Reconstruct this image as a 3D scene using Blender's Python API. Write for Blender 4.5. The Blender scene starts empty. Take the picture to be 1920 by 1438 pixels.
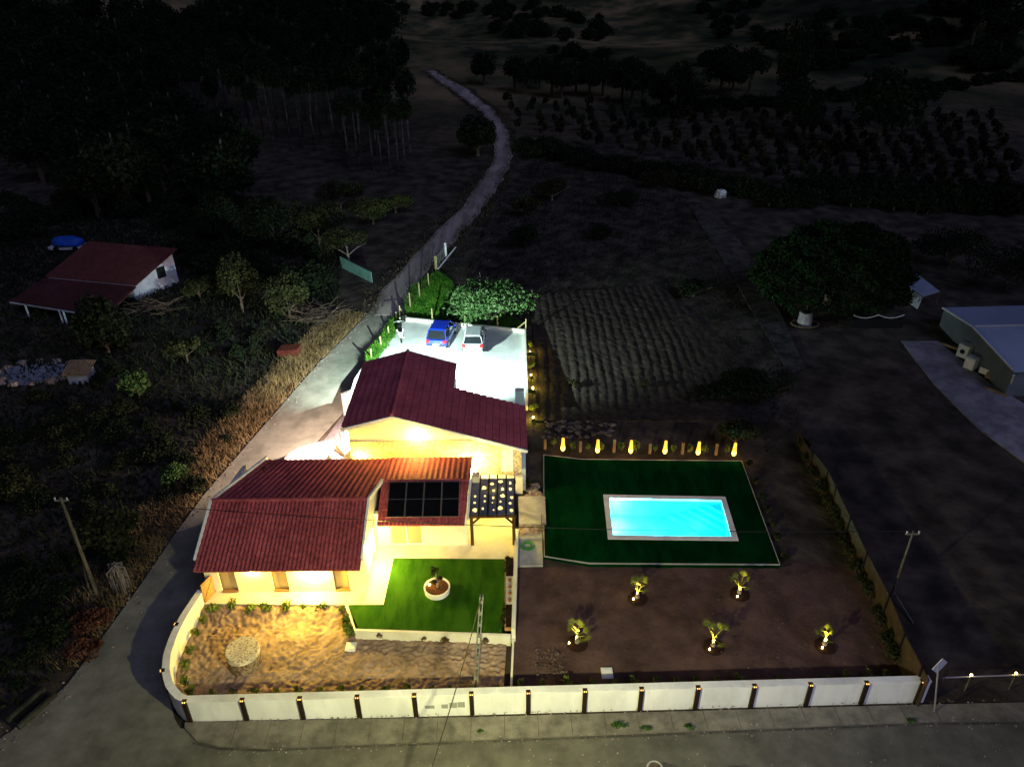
import bpy, math, random
import numpy as np
from mathutils import Vector, Matrix, noise
S = bpy.context.scene
C = S.collection
R_ = math.radians
# ---------------------------------------------------------------- camera, dusk sky, exposure
FPX, TH, ROLL, CH = 1400.0, R_(30), R_(-0.6), 30.0
Fv = Vector((0, math.cos(TH), -math.sin(TH)))
_U = Vector((1, 0, 0)).cross(Fv)
Rv = Vector((1, 0, 0)) * math.cos(ROLL) + _U * math.sin(ROLL)
Uv = -Vector((1, 0, 0)) * math.sin(ROLL) + _U * math.cos(ROLL)
CAM = Vector((0, 0, CH))
cd = bpy.data.cameras.new('camera')
cam = bpy.data.objects.new('camera', cd)
C.objects.link(cam)
cd.sensor_fit = 'HORIZONTAL'
cd.sensor_width = 36
cd.lens = 36 * FPX / 1920
cd.clip_start = 0.5
cd.clip_end = 5000
M3 = Matrix((Rv, Uv, -Fv)).transposed()
cam.matrix_world = Matrix.Translation(CAM) @ M3.to_4x4()
S.camera = cam
w = bpy.data.worlds.new('World')
S.world = w
w.use_nodes = True
wn = w.node_tree.nodes
sky = wn.new('ShaderNodeTexSky')
sky.sky_type = 'NISHITA'
sky.sun_disc = False
sky.sun_elevation = R_(-3)
sky.sun_rotation = R_(200)
wn['Background'].inputs[1].default_value = 0.15
SKYGAIN = 1.0
w.node_tree.links.new(sky.outputs[0], wn['Background'].inputs[0])
sl = bpy.data.lights.new('dusk_sun', 'SUN')
sl.energy = 0.24
sl.angle = R_(40)
sl.color = (0.5, 0.55, 1.0)
so = bpy.data.objects.new('dusk_sun', sl)
C.objects.link(so)
so.rotation_euler = (R_(32), R_(34), 0)
S.view_settings.view_transform = 'Standard'
S.view_settings.look = 'None'
S.view_settings.exposure = 1.4
S.view_settings.gamma = 1
try:
    S.cycles.sample_clamp_indirect = 3
    S.cycles.max_bounces = 5
except Exception:
    pass
WARM = (1, 0.73, 0.095)
WARM2 = (1, 0.7, 0.12)

# ---------------------------------------------------------------- terrain function and pixel -> ground
def sm(t):
    t = max(0.0, min(1.0, t))
    return t * t * (3 - 2 * t)
def h(x, y):
    z = 0.03 * max(0, min(y, 60) - 22) + .03 * max(0, min(y, 60) - 41) + 0.02 * max(0, min(y, 260) - 60)
    if y > 75:
        z += 34 * sm((-x - 18) / 140) * sm((y - 95) / 170)
        z += 60 * sm((x - 25) / 260) * sm((y - 150) / 260)
        z += 105 * sm((y - 300) / 700)
        k = sm((y - 75) / 120)
        z += k * 1.6 * noise.noise((x * .02, y * .02, 3)) + sm((y - 200) / 300) * 24 * noise.noise((x * .006, y * .006, 7)) + sm((y - 230) / 200) * 7 * noise.noise((x * .018 + 5, y * .018, 2))
    return z
def ray(px, py):
    return (Fv + Rv * ((px - 960) / FPX) + Uv * ((719 - py) / FPX))
def at(px, py, z=None):
    d = ray(px, py)
    if z is not None:
        t = (z - CH) / d.z
        return CAM + d * t
    t, st = 15.0, 1.0
    while t < 3000:
        p = CAM + d * t
        if p.z < h(p.x, p.y):
            lo, hi = t - st, t
            for _ in range(14):
                m = (lo + hi) / 2
                p = CAM + d * m
                if p.z < h(p.x, p.y): hi = m
                else: lo = m
            p = CAM + d * hi
            return Vector((p.x, p.y, h(p.x, p.y)))
        st = 0.5 + t * .01
        t += st
    return p
def atY(px, py, Y):
    d = ray(px, py)
    return CAM + d * (Y / d.y)
def atX(px, py, X):
    d = ray(px, py)
    return CAM + d * (X / d.x)

# ---------------------------------------------------------------- materials
def mat(name, c1, c2=None, scale=1.0, rough=.85, bump=0, bscale=None, detail=6, metal=0, coat=0, c3=None, lo=.4, hi=.6, spec=.18, stretch=None):
    m = bpy.data.materials.new(name)
    m.use_nodes = True
    nt = m.node_tree
    n, l = nt.nodes, nt.links
    b = n['Principled BSDF']
    b.inputs['Roughness'].default_value = rough
    b.inputs['Metallic'].default_value = metal
    b.inputs['Specular IOR Level'].default_value = spec
    if coat: b.inputs['Coat Weight'].default_value = coat
    b.inputs['Base Color'].default_value = (*c1, 1)
    if c2 or bump:
        tc = n.new('ShaderNodeTexCoord')
        vec = tc.outputs['Object']
        if stretch:
            mp = n.new('ShaderNodeMapping'); mp.inputs['Scale'].default_value = stretch
            l.new(vec, mp.inputs[0]); vec = mp.outputs[0]
    if c2:
        nz = n.new('ShaderNodeTexNoise'); nz.inputs['Scale'].default_value = scale; nz.inputs['Detail'].default_value = detail
        nz.inputs['Roughness'].default_value = .65
        l.new(vec, nz.inputs['Vector'])
        r = n.new('ShaderNodeValToRGB')
        r.color_ramp.elements[0].position = lo; r.color_ramp.elements[0].color = (*c1, 1)
        r.color_ramp.elements[1].position = hi; r.color_ramp.elements[1].color = (*c2, 1)
        if c3:
            e = r.color_ramp.elements.new((lo + hi) / 2); e.color = (*c3, 1)
        l.new(nz.outputs['Fac'], r.inputs[0])
        out = r.outputs[0]
        # a second, large-scale wear layer
        n2 = n.new('ShaderNodeTexNoise'); n2.inputs['Scale'].default_value = scale * .17; n2.inputs['Detail'].default_value = 3
        l.new(vec, n2.inputs['Vector'])
        mr = n.new('ShaderNodeMapRange'); mr.inputs['From Min'].default_value = .3; mr.inputs['From Max'].default_value = .7
        mr.inputs['To Min'].default_value = .78; mr.inputs['To Max'].default_value = 1.2
        l.new(n2.outputs['Fac'], mr.inputs[0])
        mx = n.new('ShaderNodeVectorMath'); mx.operation = 'SCALE'
        l.new(out, mx.inputs[0]); l.new(mr.outputs[0], mx.inputs['Scale'])
        l.new(mx.outputs[0], b.inputs['Base Color'])
    if bump:
        bn = n.new('ShaderNodeTexNoise'); bn.inputs['Scale'].default_value = bscale or scale * 3; bn.inputs['Detail'].default_value = 5
        l.new(vec, bn.inputs['Vector'])
        bp = n.new('ShaderNodeBump'); bp.inputs['Strength'].default_value = 1; bp.inputs['Distance'].default_value = bump
        l.new(bn.outputs['Fac'], bp.inputs['Height']); l.new(bp.outputs[0], b.inputs['Normal'])
    return m
def emit(name, col, strength):
    m = bpy.data.materials.new(name); m.use_nodes = True
    b = m.node_tree.nodes['Principled BSDF']
    b.inputs['Base Color'].default_value = (*col, 1)
    b.inputs['Emission Color'].default_value = (*col, 1)
    b.inputs['Emission Strength'].default_value = strength
    return m
M = {}
M['white'] = mat('white_render', (.74, .71, .6), (.8, .77, .66), 1.5, .8, .004, 30)
M['trim'] = mat('white_trim', (.8, .8, .8), (.72, .72, .73), 3, .6)
M['boundary'] = mat('boundary_render', (.7, .7, .69), (.82, .82, .81), 1.6, .85, .003, 25, lo=.3, hi=.55, stretch=(1, 1, .35))
M['tile'] = mat('red_tile', (.24, .046, .058), (.38, .085, .098), 5, .7, .003, 40)
M['tile2'] = mat('maroon_tile', (.42, .088, .115), (.53, .12, .148), 4, .6, .002, 30)
M['stone'] = mat('stone_wall', (.34, .26, .16), (.68, .6, .44), 9, .9, .03, 9, lo=.42, hi=.58)
M['terrace'] = mat('terrace_paving', (.6, .55, .43), (.7, .64, .52), 1.2, .7)
M['asphalt'] = mat('asphalt', (.14, .125, .115), (.19, .17, .15), .6, .9, .004, 40)
M['oldroad'] = mat('worn_road', (.17, .15, .165), (.3, .265, .28), .9, .9, .01, 18, lo=.35, hi=.65)
M['asphalt2'] = mat('asphalt_patch', (.05, .047, .042), (.085, .08, .07), 2, .9, .004, 40)
M['frontroad'] = mat('front_asphalt', (.125, .12, .1), (.19, .18, .15), .5, .85, .004, 30, lo=.3, hi=.7)
M['pave'] = mat('pavement_concrete', (.1, .093, .078), (.21, .19, .155), 1.3, .9, .006, 20, lo=.35, hi=.65)
M['slab'] = mat('parking_concrete', (.5, .52, .5), (.68, .7, .68), .9, .8, .003, 20, lo=.3, hi=.62)
M['path'] = mat('path_concrete', (.3, .29, .29), (.4, .39, .38), 1.4, .85, .003, 20)
M['dirttrack'] = mat('dirt_track', (.21, .18, .17), (.44, .37, .34), .5, .95, .03, 5, stretch=(1, .25, 1))
M['sand'] = mat('sandy_soil', (.18, .12, .085), (.37, .26, .195), 1.6, .95, .05, 5.5, lo=.35, hi=.65)
M['soil'] = mat('dark_soil', (.055, .03, .027), (.12, .068, .06), .6, .95, .03, 5, lo=.35, hi=.65)
M['field'] = mat('field_soil', (.022, .017, .013), (.052, .041, .033), 2.5, .95, .08, 3, lo=.35, hi=.68)
M['mulch'] = mat('bark_mulch', (.03, .012, .008), (.13, .045, .02), 14, .95, .03, 18)
M['dark_mulch'] = mat('wet_mulch', (.012, .006, .004), (.04, .015, .01), 14, .9, .03, 18)
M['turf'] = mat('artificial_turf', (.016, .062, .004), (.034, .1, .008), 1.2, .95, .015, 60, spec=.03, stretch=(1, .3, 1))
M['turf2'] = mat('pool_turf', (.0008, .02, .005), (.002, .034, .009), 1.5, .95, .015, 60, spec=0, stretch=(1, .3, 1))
M['grass'] = mat('grass_blades', (.03, .12, .008), (.09, .24, .02), 1.2, .8)
M['straw'] = mat('dry_grass', (.09, .06, .03), (.22, .15, .07), .8, .9, lo=.35, hi=.65)
M['straw2'] = mat('dull_straw', (.03, .024, .015), (.075, .058, .035), .8, .9)
M['weeds'] = mat('weed_leaves', (.005, .009, .004), (.018, .023, .009), .6, .9)
M['leaf'] = mat('leaves_mid', (.02, .05, .012), (.06, .12, .03), 1.1, .7)
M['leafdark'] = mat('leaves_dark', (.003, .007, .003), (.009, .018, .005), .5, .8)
M['leaffig'] = mat('leaves_fig', (.03, .075, .02), (.08, .15, .05), 1.3, .6)
M['leafyellow'] = mat('leaves_yellow', (.07, .1, .015), (.17, .22, .04), 1.5, .7)
M['leafolive'] = mat('leaves_olive', (.01, .013, .005), (.034, .04, .012), .8, .8)
M['leafolive2'] = mat('leaves_olive_light', (.025, .03, .008), (.06, .075, .018), .9, .8)
M['leafred'] = mat('leaves_red', (.05, .016, .012), (.11, .045, .03), 1.5, .9)
M['palmleaf'] = mat('palm_leaf', (.12, .15, .02), (.24, .26, .04), 4, .6)
M['bark'] = mat('bark', (.05, .035, .025), (.12, .09, .07), 4, .95, .02, 12)
M['palebark'] = mat('pale_bark', (.13, .11, .1), (.3, .26, .24), 1, .9)
M['eucbark'] = mat('eucalyptus_bark', (.02, .018, .018), (.085, .075, .075), .7, .9)
M['polewood'] = mat('pole_wood', (.07, .06, .045), (.14, .12, .1), 3, .9, .01, 20, stretch=(4, 4, .5))
M['polecon'] = mat('pole_concrete', (.12, .125, .12), (.18, .185, .17), 3, .9)
M['brownbar'] = mat('brown_metal', (.022, .012, .008), None, rough=.5)
M['blackmetal'] = mat('black_metal', (.012, .012, .013), None, rough=.45)
M['woodgate'] = mat('gate_wood', (.33, .17, .06), (.45, .25, .1), 2, .7, stretch=(6, 6, 1))
M['pergwood'] = mat('pergola_wood', (.05, .025, .012), (.09, .045, .02), 3, .6, stretch=(5, 5, 1))
M['framebrown'] = mat('window_frame', (.2, .12, .06), None, rough=.5)
M['glassdark'] = mat('window_glass', (.35, .27, .17), None, rough=.25, spec=.5)
M['glassblack'] = mat('dark_glass', (.01, .012, .015), None, rough=.08, spec=.6)
M['solar'] = mat('solar_cell', (.0015, .0015, .003), (.003, .003, .006), 6, .45, spec=.15)
M['alu'] = mat('aluminium', (.55, .55, .57), None, rough=.4, metal=.6)
M['panelframe'] = mat('panel_frame', (.1, .1, .11), None, rough=.5)
M['pergcover'] = mat('pergola_cover', (.09, .105, .2), (.13, .15, .26), 3, .6)
M['rock'] = mat('rock', (.16, .12, .1), (.36, .28, .25), 3, .9, .04, 4)
M['blue'] = mat('blue_paint', (.005, .03, .42), None, rough=.3, coat=.8, spec=.5)
M['silver'] = mat('silver_paint', (.48, .5, .55), None, rough=.35, metal=.3, coat=.6)
M['tyre'] = mat('tyre', (.012, .012, .012), None, rough=.8)
M['redlens'] = mat('tail_lens', (.5, .02, .02), None, rough=.3)
M['plate'] = mat('number_plate', (.75, .75, .72), None, rough=.5)
M['wood'] = mat('raw_post', (.3, .26, .12), (.42, .36, .18), 5, .85, .01, 25)
M['fencebrown'] = mat('fence_panel', (.035, .023, .015), (.055, .037, .024), 2, .8)
M['bluewhite'] = mat('metal_sheet', (.27, .33, .47), (.31, .37, .52), .3, .5)
M['shedwall'] = mat('shed_wall', (.1, .12, .16), (.13, .15, .2), .8, .6)
M['tarp'] = mat('blue_tarp', (.01, .06, .4), (.02, .1, .55), 1.5, .5, .05, 2)
M['greenhose'] = mat('green_hose', (.05, .3, .04), None, rough=.5)
M['plastic'] = mat('white_plastic', (.6, .6, .64), (.5, .5, .55), 1, .6)
M['rust'] = mat('rusty_iron', (.09, .018, .012), (.05, .012, .008), 3, .9)
M['teal'] = mat('teal_sheet', (.1, .22, .19), (.14, .28, .25), 2, .6)
M['stepliner'] = mat('step_liner', (.05, .55, .68), (.07, .6, .72), 1, .5)  # darker copy of the pool liner, so the evenly lit steps show contrast
M['liner'] = mat('pool_liner', (.06, .72, .82), (.09, .78, .88), 1, .5)
M['coping'] = mat('pool_coping', (.74, .7, .73), (.82, .78, .81), 3, .7)
M['gravel'] = mat('white_gravel', (.5, .48, .46), (.8, .78, .75), 22, .9, .03, 30)
M['pot'] = mat('terracotta', (.22, .08, .04), None, rough=.8)
M['plank'] = mat('planks', (.3, .2, .12), (.2, .13, .08), 3, .8)
M['oldwhite'] = mat('old_whitewash', (.3, .32, .4), (.4, .42, .52), 1.2, .9)
M['oldtile'] = mat('old_tile', (.045, .013, .016), (.075, .022, .026), 2, .9)
M['flame'] = emit('flame_tube', (1, .36, .03), 1.0)
M['flamecore'] = emit('flame_core', (1, .56, .07), 3)
M['bulb'] = emit('warm_bulb', (1, .72, .25), 14)
M['glowpatch'] = emit('glow_patch', (1, .72, .22), .9)
M['bulbhot'] = emit('hot_lamp', (1, .8, .45), 60)
M['cool'] = emit('cool_lamp', (.8, 1, .95), 40)
M['led'] = emit('post_led', (1, .5, .14), .8)
M['poollamp'] = emit('pool_lamp', (.5, .95, 1), 8)
def road_mat():
    # asphalt of the front road blended into lane concrete, its colour lifted to offset the wall's shadow
    m = mat('junction_road', (.07, .066, .055), (.125, .118, .098), .8, .9, .006, 25, lo=.33, hi=.66)
    nt = m.node_tree; n, l = nt.nodes, nt.links; b = n['Principled BSDF']; src = b.inputs['Base Color'].links[0].from_socket
    tc = n.new('ShaderNodeTexCoord'); sp = n.new('ShaderNodeSeparateXYZ'); l.new(tc.outputs['Object'], sp.inputs[0])
    nz = n.new('ShaderNodeTexNoise'); nz.inputs['Scale'].default_value = .35; nz.inputs['Detail'].default_value = 7; l.new(tc.outputs['Object'], nz.inputs['Vector'])
    a = n.new('ShaderNodeMath'); a.operation = 'MULTIPLY_ADD'; a.inputs[1].default_value = 9; l.new(nz.outputs['Fac'], a.inputs[0]); ym = n.new('ShaderNodeMath'); ym.operation = 'MULTIPLY_ADD'; ym.inputs[1].default_value = -1.6; l.new(sp.outputs['Y'], ym.inputs[0]); ys_ = n.new('ShaderNodeMath'); ys_.operation = 'ADD'; ys_.inputs[1].default_value = 32; l.new(sp.outputs['X'], ys_.inputs[0]); l.new(ys_.outputs[0], ym.inputs[2]); l.new(ym.outputs[0], a.inputs[2])
    mr = n.new('ShaderNodeMapRange'); mr.inputs['From Min'].default_value = -7; mr.inputs['From Max'].default_value = -16; l.new(a.outputs[0], mr.inputs[0])
    sc = n.new('ShaderNodeMath'); sc.operation = 'MULTIPLY_ADD'; sc.inputs[1].default_value = 1.0; sc.inputs[2].default_value = 1; l.new(mr.outputs[0], sc.inputs[0])
    v = n.new('ShaderNodeVectorMath'); v.operation = 'SCALE'; l.new(src, v.inputs[0]); l.new(sc.outputs[0], v.inputs['Scale']); l.new(v.outputs[0], b.inputs['Base Color'])
    return m
M['junction'] = road_mat()
# terrain: fields, scrub and soil by noise
def terrain_mat():
    m = bpy.data.materials.new('countryside'); m.use_nodes = True
    nt = m.node_tree; n, l = nt.nodes, nt.links
    b = n['Principled BSDF']; b.inputs['Roughness'].default_value = .95; b.inputs['Specular IOR Level'].default_value = .1
    tc = n.new('ShaderNodeTexCoord')
    def nz(s, d, stretch=None):
        v = tc.outputs['Object']
        if stretch:
            mp = n.new('ShaderNodeMapping'); mp.inputs['Scale'].default_value = stretch; mp.inputs['Rotation'].default_value = (0, 0, -.5)
            l.new(v, mp.inputs[0]); v = mp.outputs[0]
        t = n.new('ShaderNodeTexNoise'); t.inputs['Scale'].default_value = s; t.inputs['Detail'].default_value = d
        l.new(v, t.inputs['Vector']); return t.outputs['Fac']
    def ramp(f, els):
        r = n.new('ShaderNodeValToRGB'); e = r.color_ramp.elements
        e[0].position, e[0].color = els[0][0], (*els[0][1], 1); e[1].position, e[1].color = els[-1][0], (*els[-1][1], 1)
        for p, c in els[1:-1]:
            k = e.new(p); k.color = (*c, 1)
        l.new(f, r.inputs[0]); return r.outputs[0]
    base = ramp(nz(.55, 8), [(.35, (.026, .021, .017)), (.5, (.052, .042, .034)), (.68, (.094, .075, .058))])
    hill = ramp(nz(.02, 9, (1.3, 1.0, 1)), [(.36, (.02, .032, .02)), (.46, (.05, .062, .035)), (.54, (.12, .11, .075)), (.66, (.21, .18, .125))])
    scrub = ramp(nz(.11, 9, (1.2, .8, 1)), [(.4, (.36, .45, .36)), (.5, (.8, .78, .6)), (.6, (1.25, 1.05, .78))])
    mm = n.new('ShaderNodeMix'); mm.data_type = 'RGBA'; mm.blend_type = 'MULTIPLY'; mm.inputs['Factor'].default_value = 1
    l.new(hill, mm.inputs['A']); l.new(scrub, mm.inputs['B']); hill = mm.outputs['Result']
    sep = n.new('ShaderNodeSeparateXYZ'); l.new(tc.outputs['Object'], sep.inputs[0])
    mr = n.new('ShaderNodeMapRange'); mr.inputs['From Min'].default_value = 110; mr.inputs['From Max'].default_value = 190
    l.new(sep.outputs['Y'], mr.inputs[0])
    mx = n.new('ShaderNodeMix'); mx.data_type = 'RGBA'; l.new(mr.outputs[0], mx.inputs['Factor'])
    l.new(base, mx.inputs['A']); l.new(hill, mx.inputs['B'])
    l.new(mx.outputs['Result'], b.inputs['Base Color'])
    bp = n.new('ShaderNodeBump'); bp.inputs['Distance'].default_value = .12; l.new(nz(1.6, 6), bp.inputs['Height'])
    l.new(bp.outputs[0], b.inputs['Normal'])
    return m
M['terrain'] = terrain_mat()

# ---------------------------------------------------------------- mesh helpers
def tag(o, label=None, cat=None, group=None, kind=None):
    if label: o['label'] = label
    if cat: o['category'] = cat
    if group: o['group'] = group
    if kind: o['kind'] = kind
    return o
WL = {}
def empty(name, loc, label, cat, group=None, rz=0):
    o = bpy.data.objects.new(name, None); C.objects.link(o)
    o.location = loc; o.rotation_euler = (0, 0, rz); o.empty_display_size = .3
    tag(o, label, cat, group)
    WL[o.name] = Vector(loc)
    return o
class MB:
    def __init__(s): s.v = []; s.f = []; s.mi = []; s.m = 0
    def face(s, pts):
        k = len(s.v); s.v += [tuple(p) for p in pts]; s.f.append(tuple(range(k, k + len(pts)))); s.mi.append(s.m)
    def box(s, x0, x1, y0, y1, z0, z1):
        s.hexa([(x0, y0, z0), (x1, y0, z0), (x1, y1, z0), (x0, y1, z0), (x0, y0, z1), (x1, y0, z1), (x1, y1, z1), (x0, y1, z1)]); return s
    def hexa(s, p):
        k = len(s.v); s.v += [tuple(q) for q in p]
        for f in ((0, 3, 2, 1), (4, 5, 6, 7), (0, 1, 5, 4), (1, 2, 6, 5), (2, 3, 7, 6), (3, 0, 4, 7)):
            s.f.append(tuple(k + i for i in f)); s.mi.append(s.m)
        return s
    def bar(s, a, b, w, t, up=(0, 0, 1)):
        a, b = Vector(a), Vector(b); d = (b - a).normalized(); u = Vector(up)
        if abs(d.dot(u)) > .95: u = Vector((0, 1, 0))
        x = d.cross(u).normalized() * (w / 2); y = x.cross(d).normalized() * (t / 2)
        s.hexa([a - x - y, a + x - y, b + x - y, b - x - y, a - x + y, a + x + y, b + x + y, b - x + y]); return s
    def tube(s, pts, rad, n=8, cap=True):
        k0 = len(s.v); pts = [Vector(p) for p in pts]
        for i, p in enumerate(pts):
            d = (pts[min(i + 1, len(pts) - 1)] - pts[max(i - 1, 0)])
            d = d.normalized() if d.length > 1e-6 else Vector((0, 0, 1))
            u = Vector((0, 0, 1)) if abs(d.z) < .9 else Vector((1, 0, 0))
            x = d.cross(u).normalized(); y = d.cross(x)
            r = rad[i] if isinstance(rad, (list, tuple)) else rad
            for j in range(n):
                a = 2 * math.pi * j / n
                s.v.append(tuple(p + x * (r * math.cos(a)) + y * (r * math.sin(a))))
        for i in range(len(pts) - 1):
            for j in range(n):
                a, b = k0 + i * n + j, k0 + i * n + (j + 1) % n
                s.f.append((a, b, b + n, a + n)); s.mi.append(s.m)
        if cap:
            s.f.append(tuple(k0 + j for j in range(n))); s.mi.append(s.m)
            e = k0 + (len(pts) - 1) * n
            s.f.append(tuple(e + j for j in range(n))[::-1]); s.mi.append(s.m)
        return s
    def cyl(s, c, r, z0, z1, n=24, r1=None):
        return s.tube([(c[0], c[1], z0), (c[0], c[1], z1)], [r, r if r1 is None else r1], n)
    def prism(s, poly, z0, z1):
        k = len(s.v); n = len(poly)
        s.v += [(p[0], p[1], z0) for p in poly] + [(p[0], p[1], z1) for p in poly]
        s.f.append(tuple(range(k, k + n))[::-1]); s.f.append(tuple(range(k + n, k + 2 * n))); s.mi += [s.m, s.m]
        for i in range(n):
            j = (i + 1) % n; s.f.append((k + i, k + j, k + n + j, k + n + i)); s.mi.append(s.m)
        return s
    def blob(s, c, r, sx=1, sy=1, sz=1, seed=0, amp=.25, n=10):
        k = len(s.v); m = n // 2 + 2
        for i in range(m):
            ph = math.pi * i / (m - 1)
            for j in range(n):
                a = 2 * math.pi * j / n
                d = Vector((math.sin(ph) * math.cos(a), math.sin(ph) * math.sin(a), math.cos(ph)))
                q = 1 + amp * noise.noise(d * 1.7 + Vector((seed * 3.1, seed * 1.7, 0))) * 2
                s.v.append((c[0] + d.x * r * sx * q, c[1] + d.y * r * sy * q, c[2] + d.z * r * sz * q))
        for i in range(m - 1):
            for j in range(n):
                a, b = k + i * n + j, k + i * n + (j + 1) % n
                s.f.append((a, a + n, b + n, b)); s.mi.append(s.m)
        return s
    def build(s, name, ms, parent=None, world=True, smooth=False, origin=None):
        me = bpy.data.meshes.new(name)
        off = Vector((0, 0, 0))
        if parent is not None and world: off = WL.get(parent.name, off)
        if origin is not None: off = off + Vector(origin)
        v = [(a - off.x, b - off.y, c - off.z) for a, b, c in s.v] if off.length else s.v
        me.from_pydata(v, [], s.f)
        for m in (ms if isinstance(ms, (list, tuple)) else [ms]): me.materials.append(m)
        if any(s.mi): me.polygons.foreach_set('material_index', s.mi)
        if smooth: me.polygons.foreach_set('use_smooth', [True] * len(s.f))
        me.validate(); me.update()
        o = bpy.data.objects.new(name, me); C.objects.link(o)
        if parent is not None: o.parent = parent
        if origin is not None: o.location = origin
        WL[o.name] = off
        return o
def solo(name, mb, ms, label, cat, origin, group=None, smooth=False):
    o = mb.build(name, ms, origin=origin, smooth=smooth)
    return tag(o, label, cat, group)
def copy_tree(o, parent=None, loc=None, rz=None, label=None, sc=None):
    c = o.copy(); C.objects.link(c)
    if parent is not None: c.parent = parent
    for ch in list(o.children): copy_tree(ch, c)
    if loc is not None: c.location = loc
    if rz is not None: c.rotation_euler = (0, 0, rz)
    if sc is not None: c.scale = (sc, sc, sc) if not isinstance(sc, tuple) else sc
    if label: c['label'] = label
    return c
def resamp(pts, n):
    pts = [Vector(p) for p in pts]; L = [0]
    for a, b in zip(pts, pts[1:]): L.append(L[-1] + (b - a).length)
    out = []
    for i in range(n):
        t = L[-1] * i / (n - 1); k = 0
        while k < len(L) - 2 and L[k + 1] < t: k += 1
        u = (t - L[k]) / max(1e-9, L[k + 1] - L[k]); out.append(pts[k].lerp(pts[k + 1], min(1, u)))
    return out
def sheet(name, A, B, n, m, ms, off=.03, zf=None, skirt=.3, smooth=True):
    """ruled surface between two world polylines, draped on the terrain (or given height), with a skirt"""
    A, B = resamp(A, n), resamp(B, n)
    mb = MB()
    for i in range(n):
        for j in range(m):
            p = A[i].lerp(B[i], j / (m - 1))
            z = (zf(p.x, p.y) if zf else h(p.x, p.y)) + off
            mb.v.append((p.x, p.y, z))
    for i in range(n - 1):
        for j in range(m - 1):
            a = i * m + j; mb.f.append((a, a + 1, a + m + 1, a + m)); mb.mi.append(0)
    if skirt:
        ring = [i * m for i in range(n)] + [(n - 1) * m + j for j in range(1, m)] + [i * m + m - 1 for i in range(n - 2, -1, -1)] + [j for j in range(m - 2, 0, -1)]
        k = len(mb.v); R0 = len(ring)
        for r in ring: mb.v.append(mb.v[r])
        for r in ring:
            x, y, z = mb.v[r]; mb.v.append((x, y, z - skirt))
        for i in range(R0):
            j = (i + 1) % R0; mb.f.append((k + i, k + j, k + R0 + j, k + R0 + i)); mb.mi.append(0)
    o = mb.build(name, ms, smooth=False)
    # make the sheet face upward
    if o.data.polygons and o.data.polygons[0].normal.z < 0: o.data.flip_normals()
    if smooth: o.data.polygons.foreach_set('use_smooth', [True] * ((n - 1) * (m - 1)) + [False] * (len(mb.f) - (n - 1) * (m - 1)))
    return tag(o, kind='structure')
def P(lst, z=None): return [at(x, y, z) for x, y in lst]
def ribbon_wall(mb, path, z0, z1, th):
    """thick wall along a polyline; z0, z1 numbers or functions of the point"""
    path = [Vector((p[0], p[1], 0)) for p in path]; n = len(path); L, Rr = [], []
    for i, p in enumerate(path):
        d = (path[min(i + 1, n - 1)] - path[max(i - 1, 0)]).normalized(); q = Vector((-d.y, d.x, 0)) * (th / 2)
        L.append(p + q); Rr.append(p - q)
    g = lambda f, p: f(p.x, p.y) if callable(f) else f
    k = len(mb.v)
    for i in range(n):
        a, b = g(z0, path[i]), g(z1, path[i])
        mb.v += [(L[i].x, L[i].y, a), (Rr[i].x, Rr[i].y, a), (Rr[i].x, Rr[i].y, b), (L[i].x, L[i].y, b)]
    for i in range(n - 1):
        a = k + 4 * i; c = a + 4
        for f in ((a, a + 3, c + 3, c), (a + 3, a + 2, c + 2, c + 3), (a + 2, a + 1, c + 1, c + 2), (a + 1, a, c, c + 1)):
            mb.f.append(f); mb.mi.append(mb.m)
    mb.f.append((k, k + 1, k + 2, k + 3)); e = k + 4 * (n - 1); mb.f.append((e + 3, e + 2, e + 1, e)); mb.mi += [mb.m, mb.m]
    return mb
def light(name, loc, W, col, r=.08, kind='POINT', aim=None, ang=None, blend=.5):
    d = bpy.data.lights.new(name, kind); d.energy = W; d.color = col
    d.shadow_soft_size = r
    if ang: d.spot_size = R_(ang); d.spot_blend = blend
    o = bpy.data.objects.new(name, d); C.objects.link(o); o.location = loc
    if aim is not None: o.rotation_euler = (Vector(aim) - Vector(loc)).to_track_quat('-Z', 'Y').to_euler()
    return o
def leafcloud(n, rad, size, seed, shell=.55, lobes=6, flat=.0, drop=0):
    """n leaf quads scattered through an uneven crown; rad = (rx, ry, rz)"""
    rg = np.random.default_rng(seed)
    cs = rg.normal(size=(lobes, 3)); cs /= np.linalg.norm(cs, axis=1)[:, None]; cs *= rg.uniform(.35, .62, (lobes, 1))
    cs[:, 2] = np.abs(cs[:, 2]) * .8 - .15; rl = rg.uniform(.34, .55, lobes)
    k = rg.integers(0, lobes, n)
    d = rg.normal(size=(n, 3)); d /= np.linalg.norm(d, axis=1)[:, None]
    r = rg.uniform(shell, 1, n) ** .7
    p = (cs[k] + d * (rl[k] * r)[:, None]) * np.array(rad)
    a = rg.normal(size=(n, 3)); a[:, 2] *= (1 - flat); a /= np.linalg.norm(a, axis=1)[:, None]
    b = np.cross(a, rg.normal(size=(n, 3))); b /= np.linalg.norm(b, axis=1)[:, None]
    s = size * rg.uniform(.6, 1.3, n)[:, None]
    a = a * s; b = b * s * .6
    V = np.stack([p - a, p + b, p + a, p - b], 1).reshape(-1, 3)
    mb = MB(); mb.v = [tuple(x) for x in V.tolist()]
    mb.f = [(4 * i, 4 * i + 1, 4 * i + 2, 4 * i + 3) for i in range(n)]; mb.mi = [0] * n
    return mb
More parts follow.
